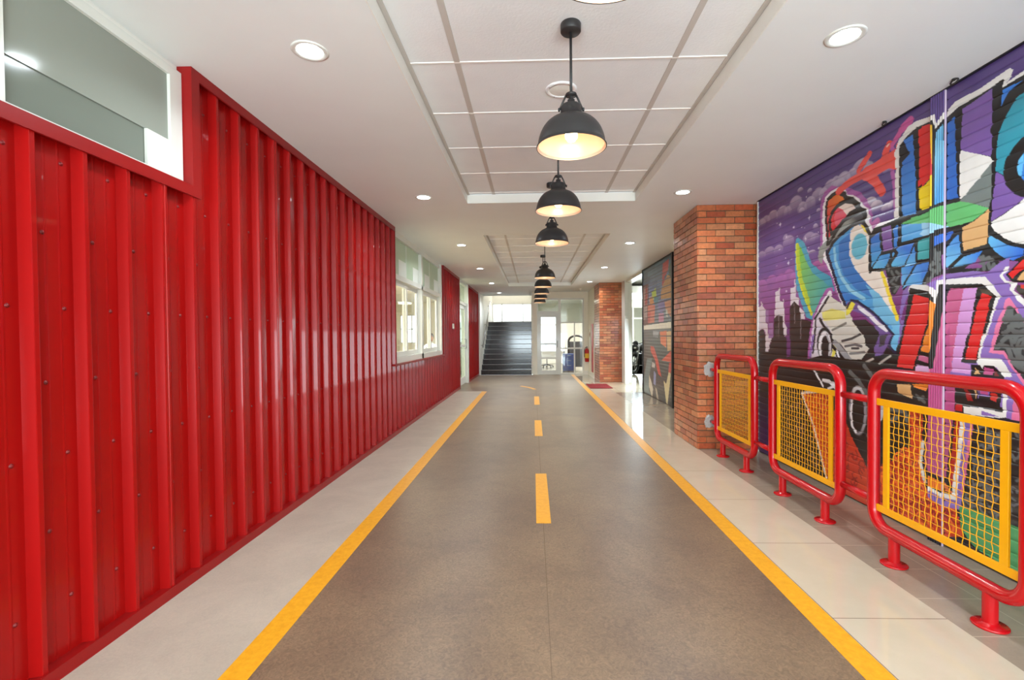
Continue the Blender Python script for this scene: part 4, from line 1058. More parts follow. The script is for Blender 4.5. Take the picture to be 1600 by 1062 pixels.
('S',(236,110,40),12,[(3095,409),(3111,404),(3125,408),(3135,417),(3138,427),(3136,437),(3130,442)]),
('S',(236,110,40),12,[(3052,495),(3076,480),(3101,483),(3116,499),(3117,517),(3108,530),(3096,532)]),
('S',(236,110,40),12,[(2981,305),(2967,290),(2964,273),(2970,259),(2981,251),(2992,252),(2999,257)]),
('S',(236,110,40),12,[(3229,224),(3249,244),(3254,270),(3246,291),(3229,302),(3213,301),(3203,293)]),
('S',(236,110,40),12,[(3355,177),(3349,188),(3340,195),(3330,197),(3322,194),(3317,189),(3316,183)]),
('S',(236,110,40),12,[(3176,204),(3170,222),(3156,233),(3141,234),(3130,227),(3126,217),(3129,208)]),
('S',(236,110,40),12,[(3265,229),(3275,238),(3279,250),(3277,260),(3272,267),(3264,270),(3258,269)]),
('S',(236,110,40),12,[(3092,681),(3114,689),(3125,706),(3125,724),(3115,736),(3103,740),(3094,736)]),
('S',(236,110,40),12,[(2959,98),(2986,111),(2995,135),(2986,156),(2969,164),(2954,158),(2949,146)]),
('S',(236,110,40),12,[(3395,247),(3400,274),(3391,296),(3373,307),(3355,306),(3343,296),(3341,284)]),
('S',(236,110,40),12,[(3419,86),(3427,129),(3404,160),(3370,162),(3350,142),(3352,118),(3367,107)]),
('S',(236,110,40),12,[(2962,153),(2968,175),(2962,195),(2948,206),(2932,207),(2921,200),(2918,190)]),
('S',(236,110,40),12,[(3091,389),(3053,399),(3022,381),(3015,351),(3030,329),(3051,326),(3064,336)]),
('S',(236,110,40),12,[(3267,438),(3249,423),(3241,404),(3243,385),(3253,373),(3265,368),(3276,370)]),
('S',(236,110,40),12,[(2964,220),(2991,200),(3020,202),(3038,220),(3039,242),(3028,256),(3014,257)]),
('S',(236,110,40),12,[(3233,277),(3203,274),(3184,254),(3183,230),(3196,214),(3213,212),(3224,220)]),
('S',(236,110,40),12,[(2983,29),(3003,44),(3012,64),(3011,83),(3001,97),(2988,103),(2977,101)]),
('S',(236,110,40),12,[(3180,258),(3167,269),(3152,270),(3141,263),(3137,252),(3140,243),(3146,239)]),
('S',(236,110,40),12,[(3051,279),(3077,262),(3104,267),(3119,286),(3117,306),(3105,317),(3091,316)]),
('S',(236,110,40),12,[(3413,326),(3390,334),(3370,330),(3356,317),(3352,301),(3357,289),(3366,282)]),
('S',(236,110,40),12,[(3353,361),(3335,351),(3327,335),(3330,320),(3341,311),(3352,311),(3359,317)]),
('S',(236,110,40),12,[(2994,58),(3034,52),(3062,73),(3066,104),(3049,124),(3027,125),(3015,113)]),
('S',(236,110,40),12,[(3395,156),(3376,156),(3363,147),(3358,133),(3362,121),(3371,116),(3379,117)]),
('S',(236,110,40),12,[(3339,359),(3313,345),(3303,321),(3310,299),(3327,290),(3343,293),(3350,304)]),
('S',(236,110,40),12,[(3378,203),(3395,223),(3399,247),(3392,266),(3378,278),(3363,280),(3352,275)]),
('S',(236,110,40),12,[(3163,120),(3145,132),(3126,131),(3113,120),(3110,106),(3115,95),(3124,91)]),
('S',(236,110,40),12,[(3234,158),(3257,143),(3281,143),(3299,154),(3307,171),(3305,186),(3296,195)]),
('S',(236,110,40),12,[(3376,344),(3337,337),(3319,308),(3328,280),(3351,269),(3370,278),(3374,294)]),
('S',(236,110,40),12,[(3383,214),(3372,195),(3370,176),(3376,160),(3387,150),(3399,148),(3409,151)]),
('S',(236,110,40),12,[(3096,459),(3078,459),(3065,450),(3060,438),(3063,426),(3070,420),(3078,420)]),
('S',(236,110,40),12,[(3092,676),(3076,649),(3084,622),(3105,611),(3125,619),(3131,634),(3124,646)]),
('S',(236,110,40),12,[(2945,82),(2976,100),(2983,131),(2968,154),(2944,158),(2929,146),(2929,130)]),
('S',(150,30,22),12,[(3948,310),(3943,328),(3931,341),(3917,345),(3905,343),(3896,336),(3894,327)]),
('S',(150,30,22),12,[(3646,319),(3667,311),(3686,313),(3700,324),(3705,337),(3703,350),(3696,357)]),
('S',(150,30,22),12,[(3754,110),(3733,110),(3718,99),(3712,83),(3715,70),(3724,62),(3733,61)]),
('S',(150,30,22),12,[(3753,247),(3760,226),(3776,216),(3793,219),(3801,231),(3800,243),(3793,249)]),
('S',(150,30,22),12,[(3638,106),(3656,109),(3669,118),(3675,130),(3675,142),(3670,150),(3663,155)]),
('S',(150,30,22),12,[(3946,97),(3926,121),(3898,127),(3876,117),(3866,98),(3870,81),(3881,72)]),
('S',(150,30,22),12,[(3841,8),(3857,14),(3865,26),(3864,39),(3857,48),(3848,50),(3842,47)]),
('S',(150,30,22),12,[(3646,184),(3664,172),(3684,172),(3697,182),(3702,195),(3698,207),(3690,212)]),
('S',(150,30,22),12,[(3588,235),(3621,259),(3628,294),(3612,320),(3587,327),(3567,317),(3562,301)]),
('S',(150,30,22),12,[(3920,237),(3933,249),(3938,264),(3935,277),(3928,286),(3918,290),(3910,288)]),
('S',(150,30,22),12,[(3795,49),(3814,22),(3843,16),(3864,30),(3869,51),(3860,66),(3846,69)]),
('S',(150,30,22),12,[(3860,146),(3853,165),(3839,178),(3823,183),(3809,180),(3800,173),(3796,163)]),
('S',(150,30,22),12,[(3748,289),(3748,314),(3738,333),(3722,345),(3706,347),(3692,342),(3685,332)]),
('S',(150,30,22),12,[(3598,195),(3622,218),(3626,247),(3613,268),(3593,276),(3576,269),(3569,257)]),
('S',(150,30,22),12,[(3869,513),(3897,506),(3921,514),(3935,531),(3937,549),(3930,563),(3918,569)]),
('S',(150,30,22),12,[(3857,528),(3833,529),(3814,520),(3802,505),(3800,489),(3804,476),(3813,469)]),
('S',(150,30,22),12,[(3706,148),(3686,165),(3664,165),(3649,152),(3646,135),(3653,124),(3664,121)]),
('S',(150,30,22),12,[(3676,126),(3687,118),(3699,117),(3709,121),(3715,128),(3717,135),(3714,141)]),
('S',(150,30,22),12,[(3922,189),(3892,199),(3865,191),(3851,171),(3850,151),(3860,137),(3873,132)]),
('S',(150,30,22),12,[(3879,304),(3884,323),(3880,340),(3869,351),(3856,354),(3845,351),(3840,344)]),
('S',(150,30,22),12,[(3855,357),(3847,340),(3849,323),(3858,312),(3870,308),(3880,311),(3885,317)]),
('S',(150,30,22),12,[(3762,236),(3794,233),(3816,251),(3817,276),(3803,291),(3786,291),(3776,281)]),
('S',(150,30,22),12,[(3798,117),(3834,124),(3851,151),(3844,178),(3823,189),(3805,183),(3799,168)]),
('S',(150,30,22),12,[(3660,385),(3646,362),(3646,337),(3659,320),(3676,313),(3690,317),(3698,327)]),
('S',(150,30,22),12,[(3751,267),(3739,243),(3740,219),(3752,202),(3769,195),(3784,197),(3792,206)]),
('S',(150,30,22),12,[(3835,369),(3830,402),(3810,424),(3784,429),(3764,419),(3756,403),(3759,388)]),
('S',(160,40,20),10,[(4104,517),(4125,505),(4147,507),(4161,519),(4165,534),(4160,547),(4150,552)]),
('S',(160,40,20),10,[(4302,644),(4335,664),(4343,698),(4326,723),(4301,727),(4284,714),(4283,697)]),
('S',(160,40,20),10,[(4094,750),(4076,759),(4058,755),(4048,743),(4048,730),(4054,721),(4063,719)]),
('S',(160,40,20),10,[(4057,321),(4031,324),(4010,314),(4001,296),(4003,279),(4013,269),(4024,267)]),
('S',(160,40,20),10,[(4079,728),(4089,713),(4103,708),(4116,711),(4123,721),(4123,730),(4118,736)]),
('S',(160,40,20),10,[(4005,372),(3996,350),(4002,329),(4017,318),(4033,320),(4043,329),(4043,340)]),
('S',(160,40,20),10,[(4169,544),(4142,551),(4119,541),(4111,521),(4116,503),(4130,496),(4142,499)]),
('S',(160,40,20),10,[(4095,662),(4107,650),(4121,647),(4134,651),(4140,660),(4140,670),(4136,676)]),
('S',(160,40,20),10,[(4169,627),(4200,607),(4231,616),(4244,640),(4236,663),(4218,670),(4204,662)]),
('S',(160,40,20),10,[(4169,534),(4160,546),(4148,551),(4136,550),(4128,544),(4126,536),(4127,529)]),
('S',(160,40,20),10,[(4269,680),(4267,715),(4244,736),(4217,735),(4201,717),(4203,698),(4215,689)]),
('S',(160,40,20),10,[(4152,640),(4128,635),(4112,621),(4106,604),(4109,588),(4119,578),(4130,575)]),
('S',(160,40,20),10,[(4040,628),(4019,640),(3996,640),(3980,631),(3971,616),(3971,602),(3977,593)]),
('S',(160,40,20),10,[(3994,747),(4013,735),(4032,740),(4040,755),(4036,769),(4025,774),(4016,770)]),
('S',(160,40,20),10,[(4009,530),(4032,526),(4050,535),(4057,550),(4055,565),(4046,573),(4036,574)]),
('S',(160,40,20),10,[(4069,696),(4058,722),(4037,733),(4016,728),(4005,714),(4006,699),(4015,690)]),
('S',(160,40,20),10,[(4264,624),(4289,630),(4302,648),(4300,668),(4288,679),(4274,680),(4266,672)]),
('S',(160,40,20),10,[(3937,446),(3968,421),(4003,424),(4024,447),(4022,473),(4006,488),(3989,486)]),
('S',(96,70,84),12,[(4393,433),(4408,403),(4435,390),(4460,396),(4474,414),(4473,432),(4462,443)]),
('S',(96,70,84),12,[(4421,536),(4417,512),(4425,493),(4440,482),(4456,482),(4467,489),(4471,499)]),
('S',(96,70,84),12,[(4712,351),(4682,327),(4681,292),(4703,272),(4728,274),(4740,292),(4735,308)]),
('S',(96,70,84),12,[(4258,316),(4265,342),(4253,363),(4233,370),(4217,362),(4212,348),(4217,338)]),
('S',(96,70,84),12,[(4215,246),(4219,222),(4232,205),(4250,198),(4266,201),(4276,210),(4279,221)]),
('S',(96,70,84),12,[(4536,596),(4541,583),(4550,575),(4561,573),(4570,576),(4575,582),(4575,589)]),
('S',(96,70,84),12,[(4464,207),(4477,196),(4491,194),(4504,198),(4511,206),(4512,216),(4509,222)]),
('S',(96,70,84),12,[(4668,144),(4684,153),(4692,167),(4691,181),(4684,191),(4674,195),(4666,192)]),
('S',(96,70,84),12,[(4546,583),(4540,607),(4525,623),(4507,629),(4491,626),(4480,617),(4477,606)]),
('S',(96,70,84),12,[(4388,338),(4395,358),(4390,375),(4378,385),(4364,386),(4355,380),(4352,371)]),
('S',(96,70,84),12,[(4739,87),(4767,80),(4790,94),(4796,115),(4786,132),(4771,136),(4760,130)]),
('S',(96,70,84),12,[(4408,682),(4400,666),(4402,650),(4410,639),(4421,634),(4431,636),(4437,642)]),
('S',(96,70,84),12,[(4579,214),(4584,181),(4608,165),(4633,171),(4643,191),(4635,207),(4622,211)]),
('S',(96,70,84),12,[(4467,573),(4469,587),(4466,600),(4458,608),(4448,612),(4440,610),(4435,605)]),
('S',(96,70,84),12,[(4439,451),(4426,423),(4433,397),(4453,384),(4474,387),(4484,400),(4483,413)]),
('S',(96,70,84),12,[(4347,497),(4325,470),(4328,439),(4348,421),(4371,422),(4384,436),(4383,451)]),
('S',(96,70,84),12,[(4198,139),(4213,151),(4220,166),(4218,182),(4211,192),(4201,197),(4192,195)]),
('S',(96,70,84),12,[(4671,558),(4695,572),(4707,594),(4707,617),(4696,633),(4681,639),(4669,636)]),
('S',(96,70,84),12,[(4619,407),(4633,421),(4637,437),(4632,452),(4621,459),(4610,459),(4603,454)]),
('S',(96,70,84),12,[(4728,671),(4700,677),(4679,663),(4674,641),(4685,625),(4700,622),(4710,630)]),
('S',(96,70,84),12,[(4189,206),(4163,195),(4148,175),(4147,153),(4156,136),(4171,129),(4183,131)]),
('S',(96,70,84),12,[(4348,570),(4339,559),(4336,546),(4340,535),(4347,528),(4355,525),(4362,527)]),
('P',(22,22,24),[(3041,795),(2997,802),(3023,582),(3043,429),(2996,408),(2877,401),(2868,510),(2833,767),(2771,786),(2795,498),(2802,335),(2896,349),(3011,347),(3059,389)]),
('P',(172,76,124),[(2999,789),(2829,771),(2875,410),(3004,424),(3033,467),(3018,592)]),
('P',(176,36,28),[(2815,774),(2778,780),(2795,498),(2825,376),(2856,399)]),
('P',(226,120,44),[(2991,396),(2877,383),(2829,334),(2993,331)]),
('S',(228,226,222),50,[(2758,780),(2773,599),(2799,433),(2811,304),(2895,291),(2980,305)]),
('S',(228,226,222),25,[(3041,586),(3062,459),(3027,347)]),
('S',(135,105,180),50,[(2727,774),(2750,589),(2767,426),(2779,283),(2885,266),(2964,281)]),
('S',(214,110,150),50,[(2698,756),(2724,549),(2749,369)]),
('P',(30,30,32),[(2702,763),(2560,789),(2453,788),(2219,827),(2213,280),(2448,307),(2570,273),(2775,265),(2742,481)]),
('S',(92,96,98),13,[(2351,647),(2384,633),(2413,646),(2422,672),(2411,692),(2393,697),(2380,689)]),
('S',(92,96,98),13,[(2253,468),(2241,433),(2257,405),(2285,399),(2304,413),(2305,433),(2294,444)]),
('S',(92,96,98),13,[(2352,742),(2391,746),(2411,773),(2406,802),(2384,815),(2364,809),(2358,793)]),
('S',(92,96,98),13,[(2470,418),(2497,431),(2506,456),(2496,477),(2478,483),(2463,476),(2460,463)]),
('S',(92,96,98),13,[(2575,651),(2593,665),(2601,683),(2599,701),(2590,713),(2578,718),(2568,716)]),
('S',(92,96,98),13,[(2686,592),(2663,598),(2643,589),(2635,572),(2640,556),(2651,549),(2661,551)]),
('S',(92,96,98),13,[(2384,517),(2362,512),(2348,498),(2344,482),(2348,467),(2358,459),(2368,459)]),
('S',(92,96,98),13,[(2307,521),(2282,509),(2269,488),(2269,467),(2279,451),(2293,445),(2305,448)]),
('S',(92,96,98),13,[(2353,650),(2316,645),(2297,620),(2300,592),(2319,577),(2339,580),(2348,593)]),
('S',(92,96,98),13,[(2282,314),(2292,323),(2296,334),(2295,345),(2290,352),(2283,355),(2276,354)]),
('S',(92,96,98),13,[(2643,415),(2619,425),(2597,417),(2589,399),(2595,382),(2608,377),(2618,381)]),
('S',(92,96,98),13,[(2398,753),(2420,735),(2446,734),(2464,746),(2470,764),(2465,779),(2454,786)]),
('S',(92,96,98),13,[(2545,646),(2518,638),(2501,620),(2496,599),(2502,581),(2514,571),(2527,570)]),
('S',(92,96,98),13,[(2571,558),(2552,551),(2545,535),(2550,520),(2562,515),(2572,518),(2575,526)]),
('S',(92,96,98),13,[(2417,640),(2399,640),(2384,633),(2375,621),(2374,608),(2378,598),(2385,593)]),
('S',(92,96,98),13,[(2265,655),(2277,637),(2295,631),(2311,637),(2318,650),(2316,662),(2308,667)]),
('S',(92,96,98),13,[(2629,325),(2652,339),(2659,362),(2650,381),(2634,389),(2620,384),(2615,373)]),
('S',(92,96,98),13,[(2531,583),(2540,614),(2529,640),(2507,652),(2486,649),(2475,635),(2475,621)]),
('S',(92,96,98),13,[(2297,306),(2325,308),(2344,323),(2349,345),(2342,362),(2329,369),(2316,367)]),
('S',(92,96,98),13,[(2567,425),(2561,398),(2573,376),(2594,370),(2610,379),(2615,393),(2609,404)]),
('S',(92,96,98),13,[(2702,450),(2696,428),(2706,411),(2722,407),(2735,414),(2737,426),(2731,434)]),
('S',(92,96,98),13,[(2699,318),(2710,292),(2733,283),(2753,292),(2758,310),(2751,323),(2739,326)]),
('S',(92,96,98),13,[(2531,449),(2571,468),(2583,504),(2567,534),(2539,541),(2519,528),(2517,509)]),
('S',(92,96,98),13,[(2572,654),(2605,657),(2622,681),(2618,706),(2599,717),(2582,712),(2577,698)]),
('S',(92,96,98),13,[(2555,568),(2551,537),(2568,516),(2592,515),(2607,530),(2605,547),(2594,554)]),
('S',(92,96,98),13,[(2622,733),(2597,745),(2572,740),(2557,725),(2555,706),(2563,693),(2575,689)]),
('S',(92,96,98),13,[(2628,448),(2632,474),(2621,495),(2602,503),(2585,499),(2577,487),(2578,475)]),
('S',(92,96,98),13,[(2606,432),(2623,443),(2631,459),(2629,475),(2621,485),(2611,489),(2602,487)]),
('S',(92,96,98),13,[(2528,715),(2552,685),(2585,679),(2611,694),(2619,717),(2611,736),(2596,743)]),
('S',(92,96,98),13,[(2693,531),(2701,543),(2703,556),(2699,566),(2691,572),(2683,573),(2677,570)]),
('S',(92,96,98),13,[(2571,394),(2602,388),(2628,401),(2638,424),(2633,444),(2619,455),(2605,454)]),
('S',(92,96,98),13,[(2439,419),(2475,391),(2514,397),(2533,427),(2524,456),(2502,466),(2484,457)]),
('S',(92,96,98),13,[(2393,494),(2359,503),(2329,491),(2316,468),(2319,444),(2334,431),(2350,431)]),
('S',(92,96,98),13,[(2681,479),(2665,475),(2654,466),(2650,455),(2651,444),(2657,437),(2664,434)]),
('S',(92,96,98),13,[(2511,565),(2527,552),(2545,552),(2558,561),(2562,574),(2557,584),(2549,588)]),
('S',(92,96,98),13,[(2622,387),(2627,409),(2618,427),(2601,434),(2587,428),(2582,417),(2585,407)]),
('S',(92,96,98),13,[(2591,495),(2584,466),(2597,442),(2619,433),(2638,441),(2645,456),(2640,468)]),
('S',(92,96,98),13,[(2454,684),(2448,667),(2450,651),(2457,639),(2468,633),(2479,633),(2486,638)]),
('S',(92,96,98),13,[(2624,597),(2606,560),(2619,527),(2647,515),(2672,526),(2678,546),(2670,561)]),
('S',(92,96,98),13,[(2700,419),(2676,444),(2646,447),(2625,431),(2620,409),(2629,393),(2643,389)]),
('S',(92,96,98),13,[(2614,692),(2606,677),(2607,661),(2615,650),(2626,645),(2636,646),(2642,652)]),
('S',(92,96,98),13,[(2638,597),(2651,570),(2674,557),(2697,559),(2711,573),(2714,589),(2707,601)]),
('S',(92,96,98),13,[(2593,676),(2576,652),(2574,626),(2586,606),(2604,597),(2620,600),(2629,610)]),
('S',(92,96,98),13,[(2629,587),(2657,595),(2673,615),(2675,637),(2664,653),(2649,659),(2637,655)]),
('S',(92,96,98),13,[(2270,679),(2288,656),(2313,648),(2335,654),(2347,669),(2349,685),(2342,697)]),
('S',(92,96,98),13,[(2637,366),(2654,355),(2671,356),(2683,366),(2686,379),(2681,388),(2673,392)]),
('S',(92,96,98),13,[(2615,347),(2589,325),(2582,296),(2593,272),(2613,261),(2631,265),(2640,277)]),
('S',(92,96,98),13,[(2324,466),(2321,487),(2309,502),(2293,507),(2280,505),(2271,497),(2269,487)]),
('S',(92,96,98),13,[(2272,739),(2288,709),(2316,696),(2342,702),(2356,720),(2355,739),(2345,750)]),
('S',(92,96,98),13,[(2645,543),(2646,522),(2657,506),(2672,500),(2685,502),(2694,510),(2696,519)]),
('S',(92,96,98),13,[(2369,482),(2375,462),(2391,453),(2407,458),(2414,469),(2411,480),(2403,485)]),
('S',(92,96,98),13,[(2706,320),(2714,349),(2700,372),(2677,375),(2662,363),(2661,347),(2671,338)]),
('S',(92,96,98),13,[(2402,429),(2378,403),(2376,372),(2392,350),(2415,346),(2432,356),(2436,371)]),
('S',(92,96,98),13,[(2670,399),(2684,389),(2698,387),(2710,391),(2717,399),(2719,408),(2717,415)]),
('S',(92,96,98),13,[(2506,544),(2530,557),(2539,579),(2532,599),(2517,607),(2502,604),(2496,594)]),
('S',(92,96,98),13,[(2557,742),(2540,741),(2528,733),(2523,721),(2525,710),(2531,704),(2538,702)]),
('S',(92,96,98),13,[(2396,722),(2401,752),(2389,777),(2369,788),(2349,786),(2336,775),(2334,761)]),
('S',(92,96,98),13,[(2680,732),(2666,754),(2645,764),(2625,761),(2612,749),(2609,734),(2615,724)]),
('S',(92,96,98),13,[(2431,540),(2432,563),(2421,580),(2406,589),(2390,587),(2380,579),(2377,569)]),
('S',(92,96,98),13,[(2707,411),(2687,385),(2688,356),(2704,337),(2725,333),(2740,342),(2745,356)]),
('S',(92,96,98),13,[(2535,269),(2558,267),(2577,276),(2586,292),(2585,308),(2578,318),(2568,321)]),
('S',(92,96,98),13,[(2330,634),(2312,633),(2298,625),(2292,612),(2293,600),(2300,593),(2308,591)]),
('S',(92,96,98),13,[(2568,557),(2549,564),(2532,560),(2521,550),(2517,538),(2520,527),(2527,521)]),
('S',(92,96,98),13,[(2572,463),(2585,479),(2584,497),(2574,510),(2560,512),(2551,506),(2548,498)]),
('S',(92,96,98),13,[(2518,406),(2493,388),(2488,361),(2503,341),(2523,339),(2536,349),(2537,363)]),
('S',(92,96,98),13,[(2621,293),(2640,294),(2654,304),(2657,319),(2652,330),(2642,335),(2634,333)]),
('S',(92,96,98),13,[(2384,546),(2390,527),(2405,517),(2420,519),(2430,528),(2430,539),(2425,546)]),
('S',(92,96,98),13,[(2500,285),(2522,268),(2548,269),(2564,285),(2565,304),(2555,316),(2543,317)]),
('S',(92,96,98),13,[(2408,729),(2444,744),(2456,776),(2442,802),(2417,808),(2400,795),(2400,778)]),
('S',(92,96,98),13,[(2663,339),(2686,312),(2718,307),(2741,320),(2749,342),(2742,361),(2728,367)]),
('S',(92,96,98),13,[(2243,357),(2232,318),(2251,287),(2282,282),(2303,299),(2303,322),(2289,333)]),
('S',(92,96,98),13,[(2564,554),(2584,583),(2578,612),(2554,625),(2533,617),(2527,600),(2534,587)]),
('S',(92,96,98),13,[(2462,521),(2447,531),(2430,533),(2417,527),(2410,516),(2409,506),(2414,498)]),
('S',(92,96,98),13,[(2327,655),(2351,645),(2372,654),(2377,673),(2368,688),(2355,690),(2346,682)]),
('S',(92,96,98),13,[(2406,497),(2388,499),(2373,491),(2367,479),(2369,467),(2377,460),(2385,459)]),
('P',(72,148,92),[(2784,277),(2689,292),(2570,288),(2448,289),(2212,248),(2210,28),(2687,80),(2774,153)]),
('P',(22,22,24),[(2817,982),(2675,996),(2678,863),(2816,810),(2821,877)]),
('P',(150,26,30),[(2772,979),(2725,937),(2703,893),(2737,889)]),
('P',(214,168,112),[(2704,986),(2683,988),(2685,896),(2695,941)]),
('P',(190,80,135),[(2663,975),(2615,965),(2619,935),(2664,937)]),
('P',(190,40,36),[(2606,959),(2566,956),(2569,905),(2607,914)]),
('P',(22,22,24),[(2675,996),(2663,997),(2667,929),(2615,928),(2606,966),(2562,964),(2543,959),(2553,863),(2614,865),(2670,898)]),
('P',(190,80,135),[(2661,975),(2615,965),(2619,936),(2663,938)]),
('P',(190,40,36),[(2603,952),(2568,948),(2570,904),(2605,914)]),
('P',(184,30,32),[(2811,863),(2771,861),(2771,821),(2816,822)]),
('P',(228,226,222),[(2763,854),(2662,861),(2539,855),(2536,967),(2511,963),(2517,833),(2553,823),(2694,814),(2762,815)]),
('P',(135,105,180),[(2654,847),(2553,830),(2653,821)]),
('P',(135,105,180),[(2514,969),(2479,959),(2492,827),(2520,829)]),
('P',(214,110,150),[(2479,959),(2220,966),(2219,827),(2492,827)])]
MURAL_B=[
('P',(92,40,48),[(10788,2367),(10117,2343),(10129,1478),(10802,1493)]),
('P',(150,130,128),[(10613,2317),(10213,2308),(10255,1635),(10589,1600)]),
('P',(150,40,44),[(10376,2309),(10245,2311),(10283,1898),(10435,1892)]),
('P',(196,52,52),[(9021,2602),(8616,2631),(8664,2419),(8901,2345),(8854,2206),(9076,2203)]),
('P',(70,92,58),[(8617,2503),(8482,2559),(8441,2326),(8487,2001),(8620,2220)]),
('P',(196,140,70),[(9076,2176),(8711,2360),(8485,2293),(8444,1921),(9155,1951),(9154,2060)]),
('P',(170,190,60),[(9844,2151),(9527,2208),(9473,2032),(9643,1959),(9816,2031)]),
('P',(196,130,70),[(10059,2050),(9816,2060),(9643,1901),(9999,1866)]),
('P',(196,100,80),[(10187,1908),(9587,1869),(9648,1525),(10192,1510)]),
('P',(180,50,50),[(10189,1755),(9940,1757),(10004,1535),(10192,1510)]),
('P',(120,110,170),[(9366,1883),(8954,1935),(8858,1769),(9107,1674),(9314,1739)]),
('P',(190,110,150),[(9315,1684),(8957,1680),(8958,1519),(9317,1516)]),
('P',(200,130,90),[(8906,1878),(8444,1896),(8447,1567),(8811,1713)]),
('P',(60,120,140),[(9671,2019),(9311,2019),(9366,1883),(9644,1873)]),
('P',(190,185,175),[(8811,1739),(8717,1721),(8672,1589),(8812,1607)]),
('P',(236,226,206),[(10568,1477),(8352,1503),(8354,1371),(10569,1384)]),  # pale band: a reflection on the shutter, painted into its colour
('P',(226,104,36),[(9239,1335),(8774,1346),(8804,1037),(9180,1109)]),
('P',(214,170,110),[(8774,1331),(8429,1343),(8458,1001),(8722,978)]),
('P',(150,150,160),[(9755,1357),(9300,1336),(9364,1221),(9757,1237)]),
('P',(206,58,44),[(9969,1044),(9692,1033),(9369,776),(9127,468),(9372,512),(9595,765),(9970,939)]),
('P',(214,72,38),[(9124,789),(8510,985),(8307,948),(8235,777),(8511,790)]),
('P',(206,60,44),[(8617,770),(8409,781),(8566,516),(8672,568)]),
('P',(96,124,130),[(10267,767),(9832,787),(10049,459),(10127,95),(9773,-19),(10512,-60),(10586,304)]),
('P',(210,200,180),[(10086,438),(9908,313),(9771,171),(9843,-46),(10126,203)]),
('P',(200,196,190),[(9833,718),(9596,697),(9630,611),(9869,612)]),
('P',(214,200,150),[(8981,417),(8811,371),(8645,601),(8513,581),(8732,-21),(8814,29)]),
('P',(130,140,190),[(9698,555),(9533,500),(9568,261),(9735,278)]),
('P',(180,170,150),[(9602,223),(9471,204),(9316,-8),(9474,3)]),
('S',(40,40,46),16,[(8400,1250),(9700,1250),(10500,1250)]),
('S',(40,40,46),16,[(8400,1380),(9700,1380),(10500,1380)]),
('S',(40,40,46),16,[(8400,1510),(9700,1510),(10500,1510)]),
('S',(40,40,46),16,[(8400,1640),(9700,1640),(10500,1640)]),
('S',(40,40,46),16,[(8400,1770),(9700,1770),(10500,1770)]),
('S',(40,40,46),16,[(8400,1900),(9700,1900),(10500,1900)]),
('S',(40,40,46),16,[(8400,2030),(9700,2030),(10500,2030)]),
('S',(40,40,46),16,[(8400,2160),(9700,2160),(10500,2160)]),
('S',(40,40,46),16,[(8400,2290),(9700,2290),(10500,2290)]),
('S',(40,40,46),16,[(8400,2420),(9700,2420),(10500,2420)])]
# ------------------------------------------------------------------ painted roller shutters
def paint_canvas(Y, Z, ops, base):
    """Y, Z: 2-D arrays in millimetres on the shutter; returns linear RGB"""
    C = base.copy()
    yv = Y[0]; zv = Z[:, 0]
    def win(y0, y1, z0, z1):
        a = np.searchsorted(yv, y0); b = np.searchsorted(yv, y1) + 1
        c = np.searchsorted(zv, z0); d = np.searchsorted(zv, z1) + 1
        return slice(max(c - 1, 0), d), slice(max(a - 1, 0), b)
    def inside(P, y, z):
        r = np.zeros(y.shape, bool)
        for i in range(len(P)):
            (ax, az), (bx, bz) = P[i], P[i - 1]
            if az == bz: continue
            cnd = ((az > z) != (bz > z)) & (y < (bx - ax) * (z - az) / (bz - az) + ax)
            r ^= cnd
        return r
    for op in ops:
        k = op[0]
        if k in 'PG':
            P = op[-1]; ys = [p[0] for p in P]; zs = [p[1] for p in P]
            s = win(min(ys), max(ys), min(zs), max(zs)); y, z = Y[s], Z[s]
            if y.size == 0: continue
            msk = inside(P, y, z)
            if k == 'P': C[s][msk] = lin(op[1])[:3]
            else:
                a, b = np.array(op[3], float), np.array(op[4], float); d = b - a
                t = np.clip(((y - a[0]) * d[0] + (z - a[1]) * d[1]) / max(1e-6, d @ d), 0, 1)[..., None]
                g = np.array(lin(op[1])[:3]) * (1 - t) + np.array(lin(op[2])[:3]) * t
                C[s][msk] = g[msk]
        elif k == 'S':
            P = op[3]; w = op[2] / 2.0; c = np.array(lin(op[1])[:3])
            for (ay, az), (by, bz) in zip(P, P[1:]):
                s = win(min(ay, by) - w - 4, max(ay, by) + w + 4, min(az, bz) - w - 4, max(az, bz) + w + 4); y, z = Y[s], Z[s]
                if y.size == 0: continue
                dy, dz = by - ay, bz - az; L2 = max(1e-6, dy * dy + dz * dz)
                t = np.clip(((y - ay) * dy + (z - az) * dz) / L2, 0, 1)
                D = np.hypot(y - ay - t * dy, z - az - t * dz)
                al = np.clip((w + 1.5 - D) / 3.0, 0, 1)[..., None]
                C[s] = C[s] * (1 - al) + c * al
        else:
            (cy, cz), ry, rz = op[2], op[3], op[4]
            s = win(cy - ry - 3, cy + ry + 3, cz - rz - 3, cz + rz + 3); y, z = Y[s], Z[s]
            if y.size == 0: continue
            u, v = (y - cy) / ry, (z - cz) / rz; rr = np.hypot(u, v); c = np.array(lin(op[1])[:3])
            if k == 'E': al = np.clip((1.06 - rr) / 0.1, 0, 1)
            elif k == 'U': al = np.clip((1.05 - rr) / 0.12, 0, 1) * np.clip((v + 0.55) / 1.5, 0, 1) * 0.85
            else:
                al = np.clip(1.0 - (np.sqrt(np.abs(u)) + np.sqrt(np.abs(v))), 0, 1) * 2.2 + np.clip(0.35 - rr, 0, 1) * 1.6
                al = np.clip(al, 0, 1) * 0.95
            al = al[..., None]
            C[s] = C[s] * (1 - al) + c * al
    return C

